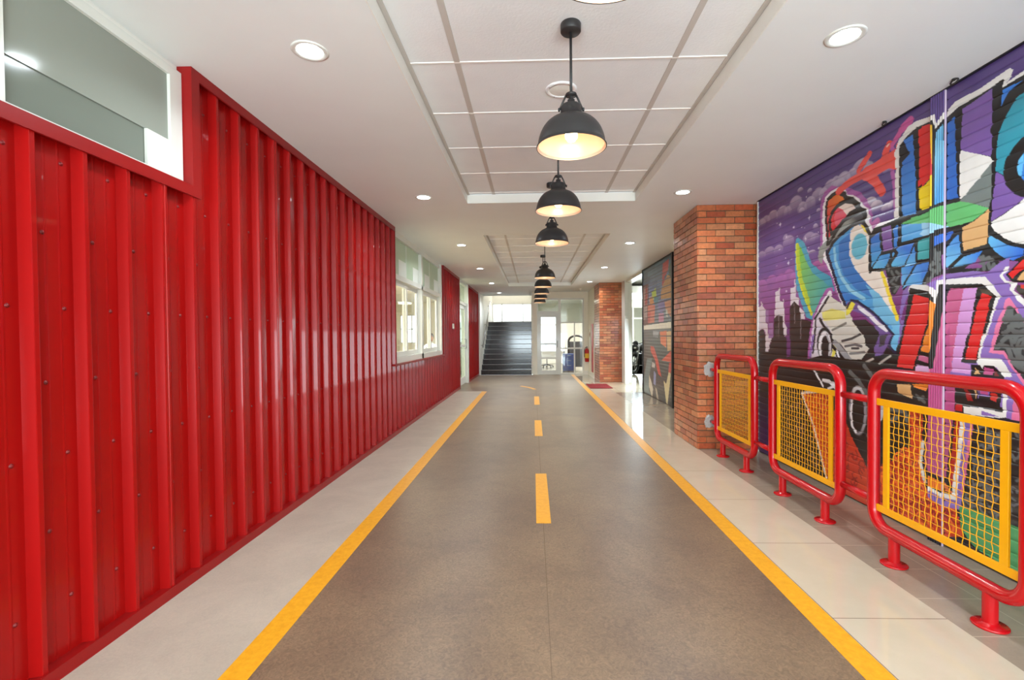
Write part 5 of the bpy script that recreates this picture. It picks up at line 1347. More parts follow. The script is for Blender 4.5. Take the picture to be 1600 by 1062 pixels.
SLAT = 0.0655
def shutter_mesh(name, ycol, x_plane, z_lo, z_hi, ops, base_fn, parent, slats=True, per=20):
    if slats:
        n = int((z_hi - z_lo) / SLAT) + 1; zs = []; xs = []
        for k in range(n):
            for j in range(per):
                t = j / per; z = z_lo + (k + t) * SLAT
                if z > z_hi: break
                # convex slat with a rolled groove at its lower edge
                if t < 0.10: d = 0.008 * abs(t - 0.05) / 0.05 - 0.008
                else:
                    q = (t - 0.10) / 0.90; d = 0.0026 * math.sin(PI * q) ** 0.7
                zs.append(z); xs.append(x_plane - d)
    else:
        zs = list(np.arange(z_lo, z_hi + 1e-6, 0.0033)); xs = None
    zs = np.array(zs); ny, nz_ = len(ycol), len(zs)
    Yg, Zg = np.meshgrid(np.array(ycol), zs)
    C = paint_canvas(Yg * 1000, Zg * 1000, ops, base_fn(Yg, Zg))
    if slats: X = np.repeat(np.array(xs)[:, None], ny, 1)
    else:
        X = x_plane - 0.004 - 0.008 * np.abs(np.sin(Yg * 2 * PI / 0.034)) ** 0.6
    co = np.stack([X, Yg, Zg], -1).astype(np.float32).reshape(-1, 3)
    idx = np.arange(ny * nz_).reshape(nz_, ny)
    f = np.stack([idx[:-1, :-1], idx[1:, :-1], idx[1:, 1:], idx[:-1, 1:]], -1).reshape(-1, 4)
    me = bpy.data.meshes.new(name)
    me.vertices.add(len(co)); me.vertices.foreach_set('co', co.ravel())
    me.loops.add(f.size); me.loops.foreach_set('vertex_index', f.ravel().astype(np.int32))
    me.polygons.add(len(f)); me.polygons.foreach_set('loop_start', np.arange(0, f.size, 4, dtype=np.int32))
    me.polygons.foreach_set('loop_total', np.full(len(f), 4, np.int32))
    me.update(calc_edges=True)
    me.polygons.foreach_set('use_smooth', np.ones(len(f), bool))
    at = me.color_attributes.new('paint', 'FLOAT_COLOR', 'POINT')
    rgba = np.concatenate([C.reshape(-1, 3), np.ones((len(co), 1))], 1).astype(np.float32)
    at.data.foreach_set('color', rgba.ravel())
    me.materials.append(M['paint'])
    o = bpy.data.objects.new(name, me); COL.objects.link(o); o.parent = parent
    return o

def ramp_cols(v, stops):
    xs = [s[0] for s in stops]; cs = np.array([lin(s[1])[:3] for s in stops])
    return np.stack([np.interp(v, xs, cs[:, i]) for i in range(3)], -1)
def base_a(Y, Z):
    # sprayed background: violet sky above, magenta haze, black at the bottom
    w = 0.05 * np.sin(Y * 9) + 0.03 * np.sin(Y * 23 + 1)
    return ramp_cols(Z + w, [(0.3, (24, 20, 34)), (1.0, (30, 26, 36)), (1.18, (92, 34, 92)), (1.42, (122, 46, 116)), (1.75, (140, 88, 150)), (1.95, (106, 80, 142)), (2.3, (88, 70, 132)), (2.7, (84, 64, 124))])
def base_b(Y, Z):
    b = ramp_cols(Z, [(0, (38, 32, 38)), (0.9, (34, 40, 50)), (1.3, (48, 60, 72)), (1.6, (110, 120, 136)), (2.0, (104, 122, 168)), (2.65, (70, 112, 140))])
    br = ((np.floor(Y / 0.4 + (np.floor(Z / 0.13) % 2) * 0.5) * 37 + np.floor(Z / 0.13) * 61) % 7) / 7.0
    ln = ((Z / 0.13) % 1 < 0.14) & (Z > 1.2)
    b = b * (0.75 + 0.5 * br[..., None])
    b[ln] *= 0.35
    return b

def cols(y0, y1, px=745 * 2.43 / 1.15):
    out = [y0]
    while out[-1] < y1: out.append(out[-1] + max(0.0028, out[-1] ** 2 / px))
    out[-1] = y1
    return out
shA = thing('roller_shutter', 'big roller shutter on the right painted with graffiti letters, clouds and a spray can', 'shutter')
near = [y for y in np.arange(0.6, 2.2, 0.012)]
o = shutter_mesh('painted_slats', near + cols(2.2, 2.885), WR + 0.006, 0.012, CZ - 0.004, MURAL_A, base_a, shA); o['label'] = 'near curtain with the white and teal letters'
o = shutter_mesh('painted_slats', cols(2.995, 5.225), WR + 0.006, 0.012, CZ - 0.004, MURAL_A, base_a, shA); o['label'] = 'far curtain with the night sky and the spray can'
o = shutter_mesh('guide_post', list(np.arange(2.888, 2.9921, 0.0017)), WR + 0.001, 0.0, CZ - 0.002, MURAL_A, base_a, shA, slats=False); o['label'] = 'ribbed guide post painted over with the mural'
MB().box(WR - 0.009, WR + 0.002, 2.8855, 2.8875, 0, CZ).build('guide_lip', plain('pale_lilac_edge', (190, 170, 190), 0.4), shA)
MB().box(WR - 0.004, WR + 0.012, 5.224, 5.235, 0, CZ).build('edge_strip', M['frame'], shA)
MB().box(WR - 0.012, WR + 0.02, 0.6, 5.224, CZ - 0.006, CZ).build('head_channel', M['black'], shA)
MB().box(WR + 0.022, 2.5, 0.6, 5.235, 0, CZ).build('shutter_casing', M['black'], shA)
shB = thing('roller_shutter', 'smaller roller shutter beyond the large brick pillar, painted with a dark colourful mural', 'shutter')
shutter_mesh('painted_slats', list(np.linspace(8.36, 10.64, 240)), WR + 0.006, 0.012, CZ - 0.004, MURAL_B, base_b, shB, per=10)
MB().box(WR - 0.03, WR + 0.05, 8.30, 8.37, 0, CZ).build('guide_rail', M['black'], shB)
MB().box(WR - 0.01, WR + 0.03, 10.635, 10.66, 0, CZ).build('guide_rail', M['black'], shB)
MB().box(WR - 0.02, WR + 0.02, 8.37, 10.64, CZ - 0.02, CZ).build('head_channel', M['black'], shB)
MB().box(WR + 0.022, 2.5, 8.19, 10.68, 0, CZ).build('shutter_casing', M['black'], shB)
for (y, r_), w in zip(((2.775, 0.018), (3.31, 0.014)), ('larger', 'smaller')):
    t = thing('ceiling_hook', f'{w} dark metal ring hook on the ceiling above the graffiti shutter', 'hook', (WR - 0.05, y, CZ))
    MB().tube([(0, r_ * 1.4 * math.cos(a), -0.016 + r_ * 0.6 * math.sin(a)) for a in np.linspace(0, 2 * PI, 17)[:-1]], 0.0045, 8, closed=True).build('ring', M['lamp_black'], t)
    MB().lathe([(0.012, 0), (0.012, -0.006), (0.004, -0.008), (0.004, -0.012)], (0, 0, 0), 12, closed=True).build('plate', M['lamp_black'], t)

# ------------------------------------------------------------------ railings
RX, RT, RB, TRD = 1.97, 1.045, 0.165, 0.031
def rounded_loop(w, z0, z1, r, n=8):
    pts = []
    for cy, cz, a0 in ((w - r, z1 - r, 0), (-w + r, z1 - r, 90), (-w + r, z0 + r, 180), (w - r, z0 + r, 270)):
        for i in range(n + 1):
            a = R(a0 + 90 * i / n); pts.append((0, cy + r * math.cos(a), cz + r * math.sin(a)))
    return pts
def make_railing(label):
    W = 0.435
    t = thing('barrier_railing', label, 'railing', (RX, 2.375, 0), 0, 'red tube railings with yellow mesh')
    MB().tube(rounded_loop(W, RB, RT, 0.11), TRD, 20, closed=True).build('tube_frame', M['red_tube'], t)
    for y in (-0.275, 0.275):
        lg = MB().lathe([(0.0275, 0.0), (0.0275, RB - 0.005)], (0, y, 0.0), 20).build('leg', M['red_tube'], t)
        MB().lathe([(0.0, 0.0), (0.062, 0.0), (0.064, 0.003), (0.064, 0.008), (0.060, 0.011), (0.034, 0.012), (0.030, 0.020), (0.0275, 0.020)], (0, y, 0), 28).build('flange', M['red_tube'], lg)
    f = MB(); a, b = -W + TRD - 0.004, W - TRD + 0.004
    f.bbox(-0.006, 0.006, a, b, 0.862, 0.900, 0.0015); f.bbox(-0.006, 0.006, a, b, 0.256, 0.294, 0.0015)
    f.bbox(-0.006, 0.006, -0.355, -0.317, 0.294, 0.862, 0.0015); f.bbox(-0.006, 0.006, 0.317, 0.355, 0.294, 0.862, 0.0015)
    f.build('panel_frame', M['yellow'], t)
    g = MB(); p = 0.0352
    ysw = [-0.3168 + p * i for i in range(1, 18)]; zsw = [0.294 + 0.0355 * j for j in range(1, 16)]
    for i, y in enumerate(ysw):
        pts = []
        for j in range(-1, 33):
            z = 0.294 + 0.0355 * j / 2
            if z > 0.866 or z < 0.29: continue
            s = (1 if (j // 2 + i) % 2 else -1) if j % 2 == 0 else 0
            pts.append((s * 0.0022, y + (0.0014 * (1 if j % 4 < 2 else -1)), z))
        g.tube(pts, 0.0019, 5, caps=False)
    for j, z in enumerate(zsw):
        pts = []
        for i in range(0, 37):
            y = -0.3168 + p * i / 2
            s = (-1 if (i // 2 + j) % 2 else 1) if i % 2 == 0 else 0
            pts.append((s * 0.0022, y, z))
        g.tube(pts, 0.0019, 5, caps=False)
    g.build('wire_mesh', M['yellow'], t)
    return t
def connectors(t, y0, y1):
    for z in (0.885, 0.31):
        MB().tube([(0, y0, z), (0, y1, z)], 0.0215, 16).build('connecting_tube', M['red_tube'], t)
r1 = make_railing('nearest red tube railing with yellow mesh, cut by the right edge of the picture')
r2 = dup(r1, (RX, 3.545, 0), 0, 'middle red tube railing with yellow mesh panel, between the nearest and the pillar one')
r3 = dup(r1, (RX, 4.735, 0), 0, 'farthest red tube railing with yellow mesh, standing in front of the large brick pillar')
g1 = 3.545 - 2.375; g2 = 4.735 - 3.545
connectors(r1, 0.435 + 0.028, g1 - 0.435 - TRD)
connectors(r2, 0.435 + 0.028, g2 - 0.435 - TRD)
connectors(r3, 0.435 + 0.025, 5.325 - 4.735)

# ------------------------------------------------------------------ pendant lamps
def make_pendant(label):
    t = thing('pendant_lamp', label, 'lamp', (0.195, 2.365, RZ), 0, 'black dome pendant lamps')
    z0 = 2.195 - RZ    # rim height below the recessed ceiling
    MB().lathe([(0, 0), (0.048, 0), (0.050, -0.004), (0.050, -0.036), (0.046, -0.041), (0, -0.041)], (0, 0, 0), 32).build('canopy', M['lamp_black'], t)
    MB().tube([(0, 0, -0.04), (0, 0, z0 + 0.235)], 0.0065, 12).build('rod', M['lamp_black'], t)
    y = MB()
    y.lathe([(0, 0.262), (0.026, 0.262), (0.028, 0.258), (0.028, 0.252), (0, 0.250)], (0, 0, z0), 20)
    for s in (-1, 1):
        y.tube([(s * 0.024, 0, z0 + 0.256), (s * 0.034, 0, z0 + 0.236), (s * 0.056, 0, z0 + 0.185)], 0.005, 8)
        y.lathe([(0, 0), (0.009, 0), (0.009, 0.010 * s), (0, 0.010 * s)], (s * 0.054, 0, z0 + 0.185), 12, axis='x')
    y.build('yoke', M['lamp_black'], t)
    MB().lathe([(0.010, 0.236), (0.018, 0.232), (0.018, 0.215), (0.024, 0.208), (0.024, 0.200)], (0, 0, z0), 16, closed=True).build('lamp_holder', M['lamp_black'], t)
    R_ = 0.172
    outer = [(0.030, 0.210), (0.046, 0.205), (0.050, 0.198), (0.054, 0.152)]
    for i in range(0, 13):
        a = R(20 + 66 * i / 12)
        outer.append((0.05 + 0.116 * math.sin(a) ** 0.95 if i else 0.066, 0.146 - 0.140 * (1 - math.cos(a)) / (1 - math.cos(R(86))) if i else 0.150))
    outer += [(R_, 0.004), (R_, 0.0)]
    prof = sorted([(r_, z_) for r_, z_ in outer if True], key=lambda q: -q[1])
    inner = [(max(0.0, r_ - 0.004), z_ - (0.004 if z_ > 0.02 else 0)) for r_, z_ in prof[::-1]]
    sh = MB()
    sh.lathe(prof, (0, 0, z0), 48, mi=0)
    sh.lathe([(R_, 0.0), (R_ - 0.004, 0.0)], (0, 0, z0), 48, mi=0)
    sh.lathe(inner, (0, 0, z0), 48, mi=1)
    sh.build('lamp_shade', [M['lamp_black'], M['lamp_inner']], t)
    MB().lathe([(0, 0.028), (0.018, 0.032), (0.029, 0.047), (0.031, 0.062), (0.026, 0.080), (0.016, 0.098), (0.014, 0.125), (0.014, 0.14)], (0, 0, z0), 20).build('bulb', M['bulb'], t)
    l = bpy.data.lights.new('bulb_light', 'SPOT'); l.energy = 18; l.color = (1.0, 0.88, 0.74); l.shadow_soft_size = 0.03; l.spot_size = R(140); l.spot_blend = 0.5
    lo = bpy.data.objects.new('bulb_light', l); COL.objects.link(lo); lo.parent = t; lo.location = (0, 0, z0 + 0.03)
    return t
PY = [2.365, 3.56, 4.80, 7.65, 9.05, 10.5, 11.85, 13.3]
PL = ['nearest fully visible black dome pendant lamp, in front of the round ceiling grille', 'second visible black pendant lamp, just below and behind the nearest full one',
      'third visible black pendant lamp, last one of the near ceiling tray', 'fourth visible black pendant lamp, first one of the far ceiling tray',
      'fifth visible black pendant lamp, directly under the first one of the far tray', 'sixth visible black pendant lamp, middle of the overlapping far stack',
      'seventh visible black pendant lamp, second lowest of the overlapping far stack', 'smallest and farthest black pendant lamp, lowest of the overlapping stack']
lamp = make_pendant(PL[0])
for y, lb in list(zip(PY, PL))[1:]: dup(lamp, (0.195, y, RZ), 0, lb)
dup(lamp, (0.195, 1.18, RZ), 0, 'pendant lamp whose glowing shade rim is cut by the top edge of the picture')

# ------------------------------------------------------------------ round LED downlights
def make_down(label):
    t = thing('downlight', label, 'light', (-1.10, 2.37, CZ), 0, 'round LED downlights')
    MB().lathe([(0.088, 0.0), (0.088, -0.003), (0.080, -0.006), (0.064, -0.004), (0.062, -0.001)], (0, 0, 0), 36).build('trim_ring', M['frame'], t)
    MB().lathe([(0, -0.002), (0.063, -0.002)][::-1], (0, 0, 0), 36).build('diffuser', M['led'], t)
    area_light('led_light', (0, 0, -0.012), (0, 0, 0), 0.12, 0.12, 10.0, (0.84, 0.94, 1.0), t, 'DISK', 150)
    return t
ORD = ['nearest', 'second', 'third', 'fourth', 'fifth', 'sixth and farthest']
dl = make_down('nearest round white downlight of the left row, above the red wall')
for i, y in enumerate((4.88, 7.46, 10.06, 12.85, 15.75)):
    dup(dl, (-1.11, y, CZ), 0, f'{ORD[i + 1]} round white downlight of the left ceiling row, counted from the viewer')
for i, y in enumerate((2.36, 4.85, 7.46, 10.1, 12.75)):
    dup(dl, (1.51, y, CZ), 0, f'{ORD[i] if i < 4 else "fifth and farthest"} round white downlight of the right ceiling row, counted from the viewer')
t = thing('ceiling_speaker', 'round white speaker grille in the tray ceiling behind the nearest pendant', 'speaker', (0.185, 2.985, RZ))
MB().lathe([(0.098, 0.0), (0.098, -0.004), (0.092, -0.008), (0.074, -0.008), (0.072, -0.005)], (0, 0, 0), 40).build('rim', M['ceil_tile'], t)
MB().lathe([(0.073, -0.005), (0.05, -0.008), (0, -0.009)], (0, 0, 0), 40).build('grille', M['white'], t)
for i in range(4): MB().lathe([(0, -0.0105), (0.003, -0.010), (0.004, -0.008)], (0.084 * math.cos(i * PI / 2 + 0.5), 0.084 * math.sin(i * PI / 2 + 0.5), 0), 8).build('screw', M['screw' if False else 'steel'], t)
t = thing('ceiling_speaker', 'round white speaker grille in the far tray ceiling, half hidden by the fourth pendant', 'speaker', (0.10, 8.55, RZ))
MB().lathe([(0.098, 0.0), (0.098, -0.004), (0.092, -0.008), (0.074, -0.008), (0.072, -0.005)], (0, 0, 0), 40).build('rim', M['white'], t)
MB().lathe([(0.073, -0.005), (0.05, -0.008), (0, -0.009)], (0, 0, 0), 40).build('grille', M['white'], t)
t = thing('smoke_detector', 'small white smoke detector on the ceiling near the glass door', 'detector', (1.45, 14.6, CZ))
MB().lathe([(0.055, 0), (0.055, -0.015), (0.045, -0.022)], (0, 0, 0), 24).build('base', M['white'], t)
MB().lathe([(0.040, -0.022), (0.034, -0.045), (0.02, -0.050), (0, -0.050)], (0, 0, 0), 24).build('sensor_head', M['white'], t)

# ------------------------------------------------------------------ stairs at the far left
st = sroot('trim_3', (0, 0, 0)); SY, TD, RS, NS = 15.62, 0.27, 0.1655, 11
mb = MB(); no = MB(); sk = MB()
for k in range(NS):
    y = SY + k * TD
    mb.box(-1.72, -0.06, y, (y + TD if k < NS - 1 else 20.4), 0, RS * (k + 1) - 0.0)
    no.box(-1.72, -0.06, y - 0.006, y, RS * (k + 1) - 0.014, RS * (k + 1) + 0.001)
    for a, b in ((-1.735, -1.72), (-0.06, -0.045)): sk.box(a, b, y - 0.03, y + TD, max(0, RS * k), RS * (k + 1) + 0.10)
mb.build('stair_steps', M['granite'], st); no.build('stair_nosing', M['nosing'], st); sk.build('stair_skirting', M['white'], st)
struct('wall_stair_left', MB().box(-1.90, -1.74, 15.6, 21, 0, 5.2), M['white'])
struct('wall_stair_right', MB().box(-0.045, -0.02, 15.76, 21, 0, 5.2), M['white'])
mb = MB(); mb.box(-1.74, -0.045, 20.4, 20.5, 0, 1.86); mb.box(-1.74, -0.045, 20.4, 20.5, 2.66, 5.2)
struct('wall_stair_back', mb, M['white'])
struct('ceiling', MB().box(-1.9, 0, 16.9, 21, 5.2, 5.3).box(-1.9, 0.0, 16.9, 16.95, 3.0, 5.2), M['white'])
w4 = sroot('window_4', (0, 0, 0)); f = MB()
for x in (-1.74, -1.35, -0.45, -0.085): f.box(x, x + 0.04, 20.40, 20.44, 1.86, 2.66)
f.box(-1.70, -0.045, 20.40, 20.44, 2.62, 2.66); f.box(-1.70, -0.045, 20.40, 20.44, 1.86, 1.90); f.build('window_frame', M['frame'], w4)
MB().box(-1.70, -0.05, 20.46, 20.465, 1.86, 2.66).build('pane', M['glass'], w4)
t = thing('handrail', 'thin pale handrail sloping up the wall left of the dark stairs', 'handrail')
sl = RS / TD
MB().tube([(-1.66, SY + 0.1, 0.85 + 0.1 * sl), (-1.66, SY + 2.9, 0.85 + 2.9 * sl), (-1.66, SY + 3.3, 0.85 + 2.9 * sl)], 0.022, 12).build('rail', M['steel'], t)
for d in (0.3, 1.5, 2.7): MB().tube([(-1.66, SY + d, 0.84 + d * sl), (-1.66, SY + d, 0.78 + d * sl), (-1.738, SY + d, 0.78 + d * sl)], 0.009, 8).build('bracket', M['steel'], t)

# ------------------------------------------------------------------ items at the far end
t = thing('fire_extinguisher', 'red fire extinguisher hanging on the wall right of the glass door', 'fire extinguisher', (1.735, 15.50, 0.42))
MB().lathe([(0, 0), (0.06, 0.0), (0.068, 0.01), (0.068, 0.36), (0.055, 0.40), (0.022, 0.43), (0.022, 0.45), (0, 0.45)], (0, 0, 0), 24).build('cylinder', M['red_fire'], t)
MB().lathe([(0.0692, 0.12), (0.0692, 0.27)], (0, 0, 0), 24).build('label_band', M['ext_label'], t)
MB().box(-0.012, 0.012, -0.07, 0.02, 0.45, 0.47).box(-0.010, 0.010, -0.09, 0.0, 0.485, 0.498).box(-0.012, 0.012, -0.012, 0.012, 0.44, 0.50).build('valve', M['black'], t)
MB().tube([(0.0, 0.02, 0.46), (-0.04, 0.0, 0.47), (-0.078, -0.02, 0.38), (-0.08, -0.02, 0.15)], 0.010, 8).build('hose', M['rubber'], t)
MB().box(-0.02, 0.02, 0.066, 0.08, 0.10, 0.38).build('bracket', M['steel'], t)
t = thing('wall_sign', 'white sign with a dark red diamond above the fire extinguisher', 'sign', (1.80, 15.15, 1.30))
MB().box(-0.008, 0, -0.14, 0.14, -0.42, 0.16).build('board', M['white'], t)
MB().add([(-0.0095, 0, -0.10), (-0.0095, 0.10, 0), (-0.0095, 0, 0.10), (-0.0095, -0.10, 0), (-0.008, 0, -0.10), (-0.008, 0.10, 0), (-0.008, 0, 0.10), (-0.008, -0.10, 0)],
         [(0, 1, 2, 3), (0, 4, 5, 1), (1, 5, 6, 2), (2, 6, 7, 3), (3, 7, 4, 0)]).build('diamond', plain('dark_red', (120, 20, 28), 0.5), t)
o = MB().bbox(1.782, 1.80, 14.35, 14.72, 0.16, 1.62, 0.003).build('wall_banner', M['red_fire'])
tag(o, 'tall narrow red panel on the wall beside the far brick pillar', 'panel')
o = MB().bbox(1.36, 1.90, 11.45, 12.45, 0.0, 0.014, 0.004).build('doormat', M['red_mat'])
tag(o, 'red doormat on the polished tiles in front of the far brick pillar', 'mat')

# ------------------------------------------------------------------ lobby behind the glass door
struct('wall_lobby_right', MB().box(6, 6.1, 15.6, 22, 0, 2.75), M['white'])
mb = MB(); mb.box(-0.02, 0.3, 22, 22.1, 0, 2.75); mb.box(0.3, 1.1, 22, 22.1, 0, 0.75); mb.box(0.3, 1.1, 22, 22.1, 2.2, 2.75); mb.box(1.1, 6, 22, 22.1, 0, 2.75)
struct('wall_lobby_back', mb, M['white'])
struct('wall_lobby_left', MB().box(-0.02, 0.0, 15.76, 22, 0, 2.75), M['white'])
w5 = sroot('window_5', (0, 0, 0)); f = MB()
f.box(0.3, 0.34, 21.95, 22, 0.75, 2.2); f.box(1.06, 1.1, 21.95, 22, 0.75, 2.2); f.box(0.34, 1.06, 21.95, 22, 1.75, 1.80); f.build('window_frame', M['frame'], w5)
MB().box(0.34, 1.06, 21.98, 21.985, 0.75, 2.2).build('pane', M['glass'], w5)
def desk(label, loc, rz=0, mt='wood', w=1.2, d=0.6, h=0.74):
    t = thing('desk', label, 'desk', loc, rz)
    MB().bbox(-w / 2, w / 2, -d / 2, d / 2, h - 0.03, h).build('desk_top', M[mt], t)
    for sx in (-1, 1):
        for sy in (-1, 1):
            MB().bbox(sx * (w / 2 - 0.05) - 0.02, sx * (w / 2 - 0.05) + 0.02, sy * (d / 2 - 0.05) - 0.02, sy * (d / 2 - 0.05) + 0.02, 0, h - 0.03).build('leg', M['steel'], t)
    MB().bbox(-w / 2 + 0.07, w / 2 - 0.07, d / 2 - 0.07, d / 2 - 0.05, h - 0.38, h - 0.03).build('modesty_panel', M['white'], t)
    return t
desk('white desk seen through the glass door at the end', (0.75, 18.6, 0), 0, 'white', 1.0)
def monitor(label, loc, rz):
    t = thing('monitor', label, 'monitor', loc, rz)
    MB().bbox(-0.25, 0.25, -0.015, 0.015, 0.12, 0.44).build('screen_housing', M['black'], t)
    MB().bbox(-0.10, 0.10, -0.08, 0.08, 0, 0.012).build('base', M['black'], t)
    MB().box(-0.02, 0.02, 0.0, 0.03, 0.01, 0.2).build('stand', M['black'], t)
    return t
monitor('dark monitor on the white desk behind the glass door', (0.72, 18.65, 0.74), 0.4)
def office_chair(label, loc, rz, mt='black'):
    t = thing('office_chair', label, 'chair', loc, rz)
    s = MB().bbox(-0.24, 0.24, -0.23, 0.23, 0.43, 0.50, 0.015).build('seat', M[mt], t)
    MB().bbox(-0.22, 0.22, 0.20, 0.25, 0.58, 1.05, 0.015).build('backrest', M[mt], t)
    MB().tube([(0, 0.1, 0.44), (0, 0.27, 0.46), (0, 0.265, 0.8)], 0.018, 8).build('back_support', M['black'], t)
    MB().tube([(0, 0, 0.08), (0, 0, 0.44)], 0.025, 12).build('column', M['steel'], t)
    for i in range(5):
        a = i * 2 * PI / 5
        lg = MB().tube([(0, 0, 0.11), (0.26 * math.cos(a), 0.26 * math.sin(a), 0.07)], [0.022, 0.014], 8).build('leg', M['black'], t)
        MB().lathe([(0, -0.015), (0.028, -0.015), (0.028, 0.015), (0, 0.015)], (0.26 * math.cos(a), 0.26 * math.sin(a), 0.028), 12, axis='y').build('caster', M['rubber'], lg)
    return t
office_chair('dark office chair at the desk behind the glass door', (0.55, 19.3, 0), 0.3)
t = thing('storage_cabinet', 'low blue cabinet behind the side pane right of the glass door', 'cabinet', (1.28, 17.2, 0))
MB().bbox(-0.22, 0.22, -0.2, 0.2, 0.02, 0.62).build('body', M['blue'], t)
for z in (0.10, 0.28, 0.46):
    d_ = MB().bbox(-0.20, 0.20, -0.212, -0.2, z, z + 0.16, 0.002).build('drawer', M['blue'], t)
    MB().box(-0.06, 0.06, -0.225, -0.212, z + 0.10, z + 0.115).build('handle', M['steel'], d_)
t = thing('arched_display', 'black arched display frame behind the side pane right of the door', 'display', (1.62, 17.9, 0))
pts = [(-0.30, 0, 0.0)] + [(-0.30 * math.cos(a), 0, 1.05 + 0.22 * math.sin(a)) for a in np.linspace(0, PI, 13)] + [(0.30, 0, 0.0)]
MB().tube(pts, 0.04, 10).build('arch_frame', M['black'], t)
MB().box(-0.26, 0.26, -0.01, 0.01, 0.1, 1.05).build('back_panel', plain('grey_board', (70, 72, 78), 0.5), t)

# ------------------------------------------------------------------ hall beyond the side doorway, with a motorcycle
struct('wall_hall_right', MB().box(9, 9.1, 6, 20, 0, 3.15), M['white'])
mb = MB(); mb.box(2.62, 3.0, 20, 20.1, 0, 3.15); mb.box(3.0, 8.2, 20, 20.1, 2.45, 3.15); mb.box(8.2, 9, 20, 20.1, 0, 3.15); mb.box(3.0, 8.2, 20, 20.1, 0, 0.25)
struct('wall_hall_back', mb, M['white'])
struct('wall_hall_front', MB().box(2.62, 9, 5.9, 6, 0, 3.15), M['white'])
struct('wall_hall_left', MB().box(2.62, 2.66, 12.9, 20, 0, 3.15).box(2.50, 2.66, 10.68, 12.9, 2.70, 3.15), M['white'])
w6 = sroot('window_6', (0, 0, 0)); f = MB()
for x in (3.0, 4.14, 5.3, 6.45, 7.6, 8.15): f.box(x, x + 0.05, 19.96, 20.0, 0.25, 2.45)
f.box(3.0, 8.2, 19.97, 20.0, 1.94, 1.99); f.box(3.0, 8.2, 19.97, 20.0, 2.41, 2.45); f.box(3.0, 8.2, 19.97, 20.0, 0.25, 0.30)
f.build('window_frame', M['frame'], w6)
MB().box(3.0, 8.2, 20.02, 20.03, 0.25, 2.45).build('pane', M['glass'], w6)
t = thing('ceiling_panel_light', 'bright square light panel on the ceiling of the side hall', 'light', (4.3, 16.5, 3.15))
MB().box(-0.32, 0.32, -0.32, 0.32, -0.03, 0).build('frame', M['frame'], t)
MB().box(-0.29, 0.29, -0.29, 0.29, -0.034, -0.03).build('diffuser', M['led'], t)

t = thing('motorcycle', 'black motorcycle facing the corridor, seen through the side doorway', 'motorcycle', (3.66, 16.0, 0), R(-38))
def wheel(y, r_=0.30):
    w = MB().tube([(0, y + r_ * math.cos(a), r_ + 0.05 + r_ * math.sin(a)) for a in np.linspace(0, 2 * PI, 33)[:-1]], 0.052, 12, closed=True).build('wheel', M['rubber'], t)
    MB().tube([(0, y + (r_ - 0.06) * math.cos(a), r_ + 0.05 + (r_ - 0.06) * math.sin(a)) for a in np.linspace(0, 2 * PI, 33)[:-1]], 0.012, 8, closed=True).build('rim', M['steel'], w)
    s = MB()
    for i in range(5):
        a = 2 * PI * i / 5; s.tube([(0, y, r_ + 0.05), (0, y + (r_ - 0.06) * math.cos(a), r_ + 0.05 + (r_ - 0.06) * math.sin(a))], 0.014, 6)
    s.lathe([(0, -0.05), (0.04, -0.05), (0.04, 0.05), (0, 0.05)], (0, y, r_ + 0.05), 12, axis='x'); s.build('spokes', M['steel'], w)
    MB().lathe([(0.12, 0.056), (0.12, 0.060), (0.05, 0.060)], (0, y, r_ + 0.05), 24, axis='x').build('brake_disc', M['steel'], w)
wheel(-0.68); wheel(0.68)
MB().tube([(0.09, -0.68, 0.35), (0.09, -0.45, 0.95)], 0.024, 10).tube([(-0.09, -0.68, 0.35), (-0.09, -0.45, 0.95)], 0.024, 10).build('fork', M['steel'], t)
MB().tube([(0, -0.98, 0.52), (0, -0.88, 0.66), (0, -0.70, 0.725), (0, -0.50, 0.68)], [0.03, 0.06, 0.065, 0.05], 10).build('mudguard', M['black'], t)
MB().sphere((0, -0.62, 0.86), 0.13, 0.12, 0.13, 16).sphere((0, -0.56, 1.0), 0.10, 0.08, 0.09, 12).build('front_cowl', M['black'], t)
MB().sphere((0.06, -0.715, 0.86), 0.045, 0.03, 0.03, 12).sphere((-0.06, -0.715, 0.86), 0.045, 0.03, 0.03, 12).build('headlight', M['white'], t)
MB().tube([(-0.36, -0.36, 1.03), (-0.20, -0.44, 1.02), (0, -0.46, 0.98), (0.20, -0.44, 1.02), (0.36, -0.36, 1.03)], 0.014, 8).build('handlebar', M['black'], t)
for s in (-1, 1):
    MB().tube([(s * 0.24, -0.43, 1.02), (s * 0.30, -0.46, 1.17)], 0.006, 6).sphere((s * 0.31, -0.46, 1.20), 0.06, 0.012, 0.035, 12).build('mirror', M['black'], t)
MB().sphere((0, -0.16, 0.86), 0.16, 0.30, 0.13, 16).build('fuel_tank', M['black'], t)
MB().tube([(0, 0.10, 0.84), (0, 0.35, 0.82), (0, 0.62, 0.90), (0, 0.82, 0.96)], [0.09, 0.13, 0.10, 0.05], 12).build('seat', M['rubber'], t)
MB().bbox(-0.13, 0.13, -0.30, 0.18, 0.28, 0.66, 0.03).lathe([(0, -0.19), (0.09, -0.19), (0.09, 0.19), (0, 0.19)], (0, -0.02, 0.42), 16, axis='x').build('engine', M['black'], t)
MB().tube([(0, -0.46, 0.92), (0, -0.2, 0.70), (0, 0.3, 0.66), (0, 0.68, 0.35)], 0.03, 8).build('chassis', M['black'], t)
MB().tube([(0.14, -0.2, 0.30), (0.16, 0.1, 0.24), (0.17, 0.45, 0.32), (0.18, 0.85, 0.46)], [0.025, 0.03, 0.05, 0.055], 10).build('exhaust', M['steel'], t)

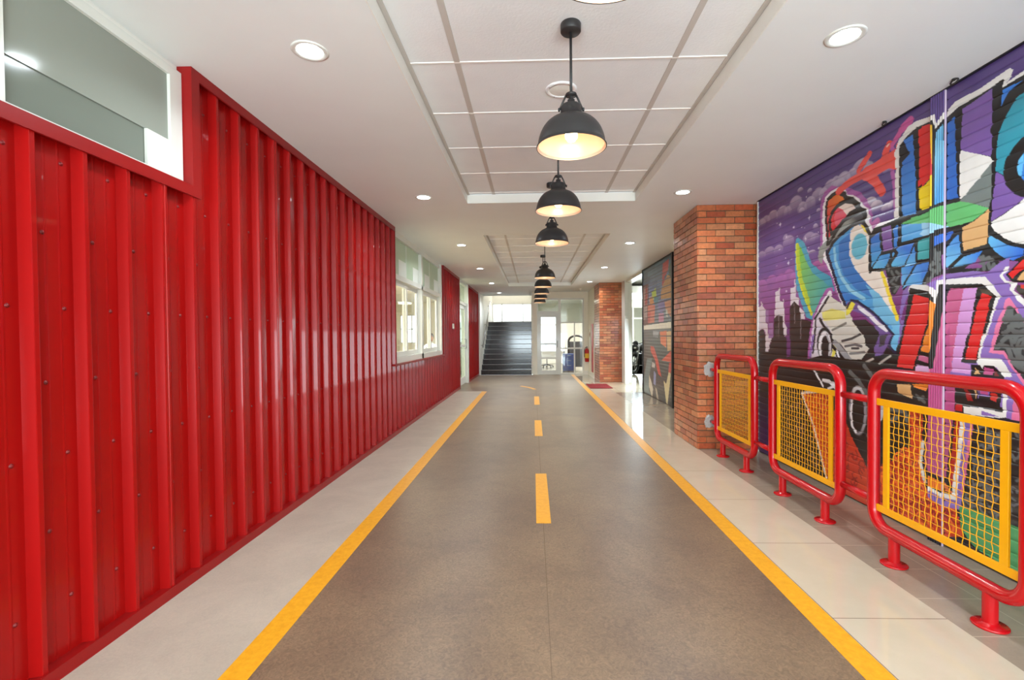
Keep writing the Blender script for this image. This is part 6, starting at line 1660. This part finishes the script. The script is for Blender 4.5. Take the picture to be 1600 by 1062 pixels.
# ------------------------------------------------------------------ office behind the left windows
mb = MB(); mb.box(-8.1, -8, 1.5, 20, 0, 0.9); mb.box(-8.1, -8, 1.5, 20, 2.35, 2.72)
for a, b in ((1.5, 3.0), (6.0, 7.2), (10.2, 11.4), (14.4, 20)): mb.box(-8.1, -8, a, b, 0.9, 2.35)
struct('wall_office_left', mb, M['cream'])
mb = MB(); mb.box(-8, -1.96, 20, 20.1, 0, 1.0); mb.box(-8, -1.96, 20, 20.1, 2.2, 2.72); mb.box(-8, -5.6, 20, 20.1, 1.0, 2.2); mb.box(-4.6, -3.9, 20, 20.1, 1.0, 2.2); mb.box(-2.6, -1.96, 20, 20.1, 1.0, 2.2)
struct('wall_office_back', mb, M['cream'])
struct('wall_office_front', MB().box(-8, -1.96, 1.4, 1.5, 0, 2.72), M['cream'])
struct('wall_office_right', MB().box(-1.96, -1.90, 15.6, 20, 0, 2.72), M['cream'])
w7 = sroot('window_7', (0, 0, 0)); f = MB()
for a, b in ((3.0, 6.0), (7.2, 10.2), (11.4, 14.4)):
    for y in (a, (a + b) / 2 - 0.025, b - 0.05): f.box(-8.0, -7.95, y, y + 0.05, 0.9, 2.35)
    f.box(-8.0, -7.95, a, b, 0.9, 0.95); f.box(-8.0, -7.95, a, b, 2.30, 2.35); f.box(-8.0, -7.95, a, b, 1.6, 1.64)
f.build('window_frame', M['frame'], w7)
w8 = sroot('window_8', (0, 0, 0)); f = MB()
for a, b in ((-5.6, -4.6), (-3.9, -2.6)):
    for x in (a, (a + b) / 2 - 0.02, b - 0.04): f.box(x, x + 0.04, 19.95, 20, 1.0, 2.2)
    f.box(a, b, 19.95, 20, 1.0, 1.04); f.box(a, b, 19.95, 20, 2.16, 2.2); f.box(a, b, 19.95, 20, 1.58, 1.62)
f.build('window_frame', M['frame'], w8)
desk('wooden desk in the office, in front of the seated person', (-2.95, 12.9, 0), 0, 'wood', 1.2)
desk('wooden desk near the office windows, seen through the left pane', (-3.6, 10.2, 0), 0.0, 'wood', 1.4)
monitor('black monitor on the desk nearest the left panes', (-3.5, 10.3, 0.74), 2.8)
office_chair('green office chair beside the desk, seen through the left pane', (-2.75, 9.0, 0), 1.0, 'leaf')
t = thing('potted_plant', 'small leafy plant in a white pot behind the rightmost window pane', 'plant', (-2.45, 12.85, 0.74))
MB().lathe([(0, 0), (0.06, 0), (0.08, 0.12), (0.072, 0.12), (0.068, 0.10), (0, 0.10)], (0, 0, 0), 20).build('pot', M['white'], t)
rg = random.Random(3); lv = MB()
for i in range(26):
    a = rg.uniform(0, 6.28); e_ = rg.uniform(0.3, 1.3); L_ = rg.uniform(0.16, 0.34); d = Vector((math.cos(a) * math.cos(e_), math.sin(a) * math.cos(e_), math.sin(e_))); s = d.cross(Vector((0, 0, 1))).normalized() * 0.022; o_ = Vector((0, 0, 0.10))
    lv.add([o_, o_ + d * L_ * 0.5 + s, o_ + d * L_ - Vector((0, 0, L_ * 0.15)), o_ + d * L_ * 0.5 - s], [(0, 1, 2, 3)])
lo = lv.build('leaves', M['leaf'], t); sd = lo.modifiers.new('thickness', 'SOLIDIFY'); sd.thickness = 0.002

# seated person at the desk
def person(loc, rz):
    t = thing('person', 'person in a white shirt with short black hair, seated in the office behind the window', 'person', loc, rz)
    J = {'pel': (0, 0, 0.52, 0.13), 'waist': (0, 0.0, 0.68, 0.115), 'chest': (0, -0.03, 0.88, 0.135), 'sh': (0, -0.03, 1.01, 0.09), 'neck': (0, -0.04, 1.09, 0.05), 'nk2': (0, -0.05, 1.13, 0.05)}
    E_ = [('pel', 'waist'), ('waist', 'chest'), ('chest', 'sh'), ('sh', 'neck'), ('neck', 'nk2')]
    for s, n in ((-1, 'l'), (1, 'r')):
        J['s' + n] = (s * 0.17, -0.03, 1.00, 0.06); J['e' + n] = (s * 0.24, -0.10, 0.76, 0.042); J['w' + n] = (s * 0.15, -0.36, 0.775, 0.028); J['h' + n] = (s * 0.12, -0.43, 0.775, 0.030)
        E_ += [('sh', 's' + n), ('s' + n, 'e' + n), ('e' + n, 'w' + n), ('w' + n, 'h' + n)]
        J['k' + n] = (s * 0.12, -0.46, 0.53, 0.068); J['hp' + n] = (s * 0.10, -0.04, 0.52, 0.09); J['a' + n] = (s * 0.12, -0.44, 0.09, 0.042); J['f' + n] = (s * 0.12, -0.60, 0.045, 0.036)
        E_ += [('pel', 'hp' + n), ('hp' + n, 'k' + n), ('k' + n, 'a' + n), ('a' + n, 'f' + n)]
    names = list(J); me = bpy.data.meshes.new('body'); me.from_pydata([J[n][:3] for n in names], [(names.index(a), names.index(b)) for a, b in E_], [])
    o = bpy.data.objects.new('body', me); COL.objects.link(o); o.parent = t
    sk_ = o.modifiers.new('skin', 'SKIN')
    for i, n in enumerate(names): me.skin_vertices[0].data[i].radius = (J[n][3], J[n][3])
    me.skin_vertices[0].data[0].use_root = True
    ss = o.modifiers.new('sub', 'SUBSURF'); ss.levels = 1; ss.render_levels = 2
    me.materials.append(M['shirt'])
    hd = MB().sphere((0, -0.07, 1.245), 0.076, 0.095, 0.115, 20)
    hd.sphere((0, -0.168, 1.235), 0.014, 0.018, 0.020, 8); hd.sphere((-0.078, -0.06, 1.24), 0.012, 0.02, 0.03, 8); hd.sphere((0.078, -0.06, 1.24), 0.012, 0.02, 0.03, 8)
    h = hd.build('head', M['skin'], t)
    MB().sphere((-0.03, -0.155, 1.26), 0.010, 0.008, 0.006, 8).sphere((0.03, -0.155, 1.26), 0.010, 0.008, 0.006, 8).build('eyes', M['black'], h)
    MB().sphere((0, -0.157, 1.185), 0.024, 0.008, 0.006, 8).build('mouth', M['red_trim'], h)
    MB().sphere((0, -0.05, 1.285), 0.086, 0.098, 0.095, 20).build('hair', M['hair'], h)
    tr_ = MB()
    for s in (-1, 1):
        tr_.tube([(s * 0.09, 0.03, 0.52), (s * 0.11, -0.2, 0.535), (s * 0.12, -0.46, 0.53), (s * 0.12, -0.465, 0.40), (s * 0.12, -0.44, 0.12)], [0.11, 0.098, 0.08, 0.075, 0.06], 14)
    tr_.build('trousers', M['trousers'], t)
    for s in (-1, 1):
        hn = MB(); hn.sphere((s * 0.12, -0.43, 0.775), 0.036, 0.045, 0.02, 10)
        for k in range(4): hn.tube([(s * 0.12 + (k - 1.5) * 0.017, -0.465, 0.778), (s * 0.12 + (k - 1.5) * 0.018, -0.50, 0.778), (s * 0.12 + (k - 1.5) * 0.018, -0.52 - 0.004 * (k in (1, 2)), 0.766)], 0.0075, 6)
        hn.tube([(s * 0.12 - s * 0.03, -0.42, 0.775), (s * 0.12 - s * 0.055, -0.455, 0.772)], 0.008, 6)
        hn.build('hand', M['skin'], t)
    return t
person((-2.95, 13.75, 0), 0.0)
office_chair('black office chair under the seated person in the office', (-2.95, 13.86, 0), 0.0).scale = (1, 1, 0.84)
t = thing('alarm_box', 'small red box on the cream wall inside the office', 'alarm', (-8.0, 10.8, 1.5))
MB().bbox(0, 0.05, -0.08, 0.08, -0.1, 0.1).build('case', M['red_fire'], t)
MB().lathe([(0.04, 0.05), (0.04, 0.055), (0, 0.055)], (0, 0, 0), 16, axis='x').build('button', M['white'], t)
